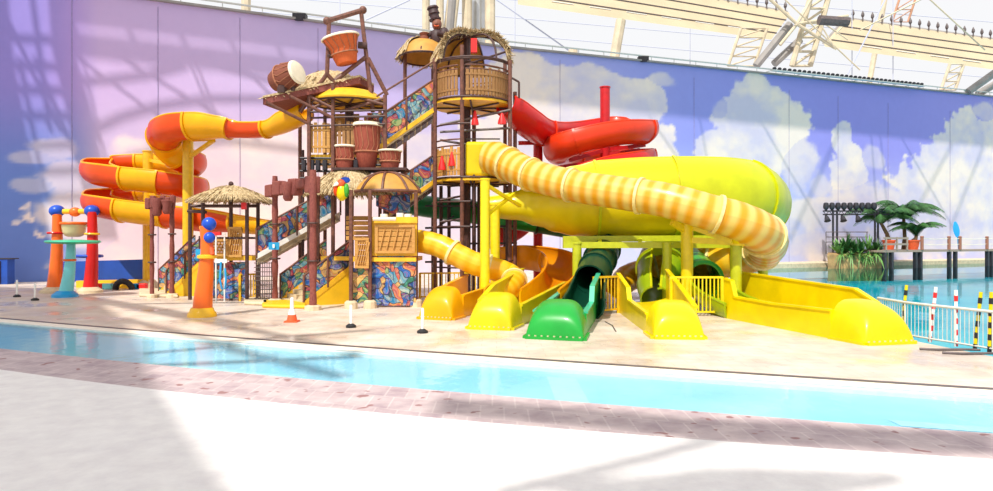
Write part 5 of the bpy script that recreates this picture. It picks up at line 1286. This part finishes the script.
for px in (826, 842, 857):
    c = P(px, 214.5, DS-.1); r = thing('stage_light', 'dark stage light hanging below the rig', 'stage light', c+Vector((0,0,-.6)), 'stage lights hanging under the rig')
    MB().lathe(c+Vector((0,-.05,-.12)), [(.1,0),(.18,.15),(.24,.45),(.28,.5)], 10, (0,-.5,-1)).build('lamp_head', M['dark'], r, smooth=True); MB().bar(c+Vector((0,0,-.25)), c+Vector((0,0,.06)), .3, .08).build('yoke', M['black'], r)
# jetty
def J(px, z, off=6.4): p = WP(px, 240, off); return Vector((p.x, p.y, z))
jd = Vector((1, WS, 0)).normalized(); jn = Vector((-jd.y, jd.x, 0)); jr = math.atan2(jd.y, jd.x)
a_, b_ = J(884, 1.36), J(1050, 1.36)
je = thing('jetty', 'wooden jetty on dark piles over the lagoon, leading past the palms', 'jetty', Vector((a_.x, a_.y, -.16)))
def plank(p, q, w, th): MB().hexa([p+Vector((0,0,-th)), q+Vector((0,0,-th)), q+jn*w+Vector((0,0,-th)), p+jn*w+Vector((0,0,-th))], [p, q, q+jn*w, p+jn*w]).build('jetty_deck', M['jetty'], je)
plank(a_, b_, 1.9, .18); plank(a_+jn*1.95, J(946,1.36)+jn*1.95, 1.9, .18)
for px in (886, 893, 917, 922, 951, 957, 989, 993, 1020):
    p = J(px, 0); MB().box((p+jn*.15)+Vector((0,0,-.02)), (.26,.26,2.4), jr).build('pile', M['dark'], je)
    if px in (886, 893, 922): MB().box((p+jn*3.6)+Vector((0,0,-.02)), (.26,.26,2.4), jr).build('pile', M['dark'], je)
for px in (922, 949, 960, 987, 1015):
    MB().lathe(J(px,1.36)-jn*.0, [(.13,0),(.13,1.05),(.16,1.1),(.1,1.18)], 8).build('rail_post', M['jetty_post'], je)
for z in (2.35, 1.85):
    MB().bar(J(884,z), J(908,z), .1, .16).build('rail_board', M['jetty'], je)
    for pa, pb in ((922,949),(949,960),(960,987),(987,1015)):
        q0, q1 = J(pa,z), J(pb,z); MB().tube([q0, q0.lerp(q1,.5)+Vector((0,0,-.08)), q1], .025, 5).build('rope', M['skin'], je)
for px in (886, 897, 907): MB().bar(J(px,1.36), J(px,2.45), .12, .12).build('rail_post', M['jetty'], je)
for px, lab in ((915,'terracotta pot under the smaller palm behind the jetty rail'),(927,'terracotta pot beside the bigger palm on the jetty')):
    c = J(px, 1.36)+jn*(2.3 if px < 920 else 1.2); r = thing('plant_pot', lab, 'pot', c, 'terracotta pots')
    MB().lathe(c, [(.36,0),(.45,.4),(.5,.72)], 16).build('pot_body', M['terracotta'], r, smooth=True); MB().lathe(c, [(.5,.7),(.55,.72),(.55,.84),(.46,.85)], 16).build('pot_rim', M['terracotta'], r, smooth=True); MB().lathe(c, [(.45,.8),(.01,.81)], 12).build('soil', M['soil'], r)
def palm_at(px, off, zb, zt_, nf, ln, lab, lean): palm(px, 0, 0, 0, nf, ln, lab, zb, lean, J(px, zb)+jn*off, zt_)
palm_at(915, 2.3, 2.1, 3.7, 13, 3.4, 'smaller palm tree in its pot leaning towards the stage lights', -.7)
palm_at(931, 2.4, 1.36, 4.1, 24, 3.7, 'bigger palm tree with arching fronds behind the jetty rail', 0)
palm_at(927, 1.2, 2.1, 2.6, 11, 2.6, 'low palm in the terracotta pot beside the bigger palm tree', .3)
c = J(968, 1.36)+jn*.8
pd = thing('paddle', 'blue paddle standing upright on the jetty', 'paddle', c)
MB().tube([c, c+Vector((-.1,0,1.2))], .045, 8).build('paddle_shaft', M['sky_blue_sign'], pd)
m = MB(); rows = []
for k in range(9):
    f = k/8; w_ = .30*math.sin(PI*(.12+.8*f))**.8; p = c+Vector((-.1-.2*f,0,1.1+1.4*f)); rows.append([p+Vector((w_*math.cos(2*PI*j/10), .04*math.sin(2*PI*j/10), 0)) for j in range(11)])
m.grid(rows); m.build('paddle_blade', M['aqua'], pd, smooth=True)
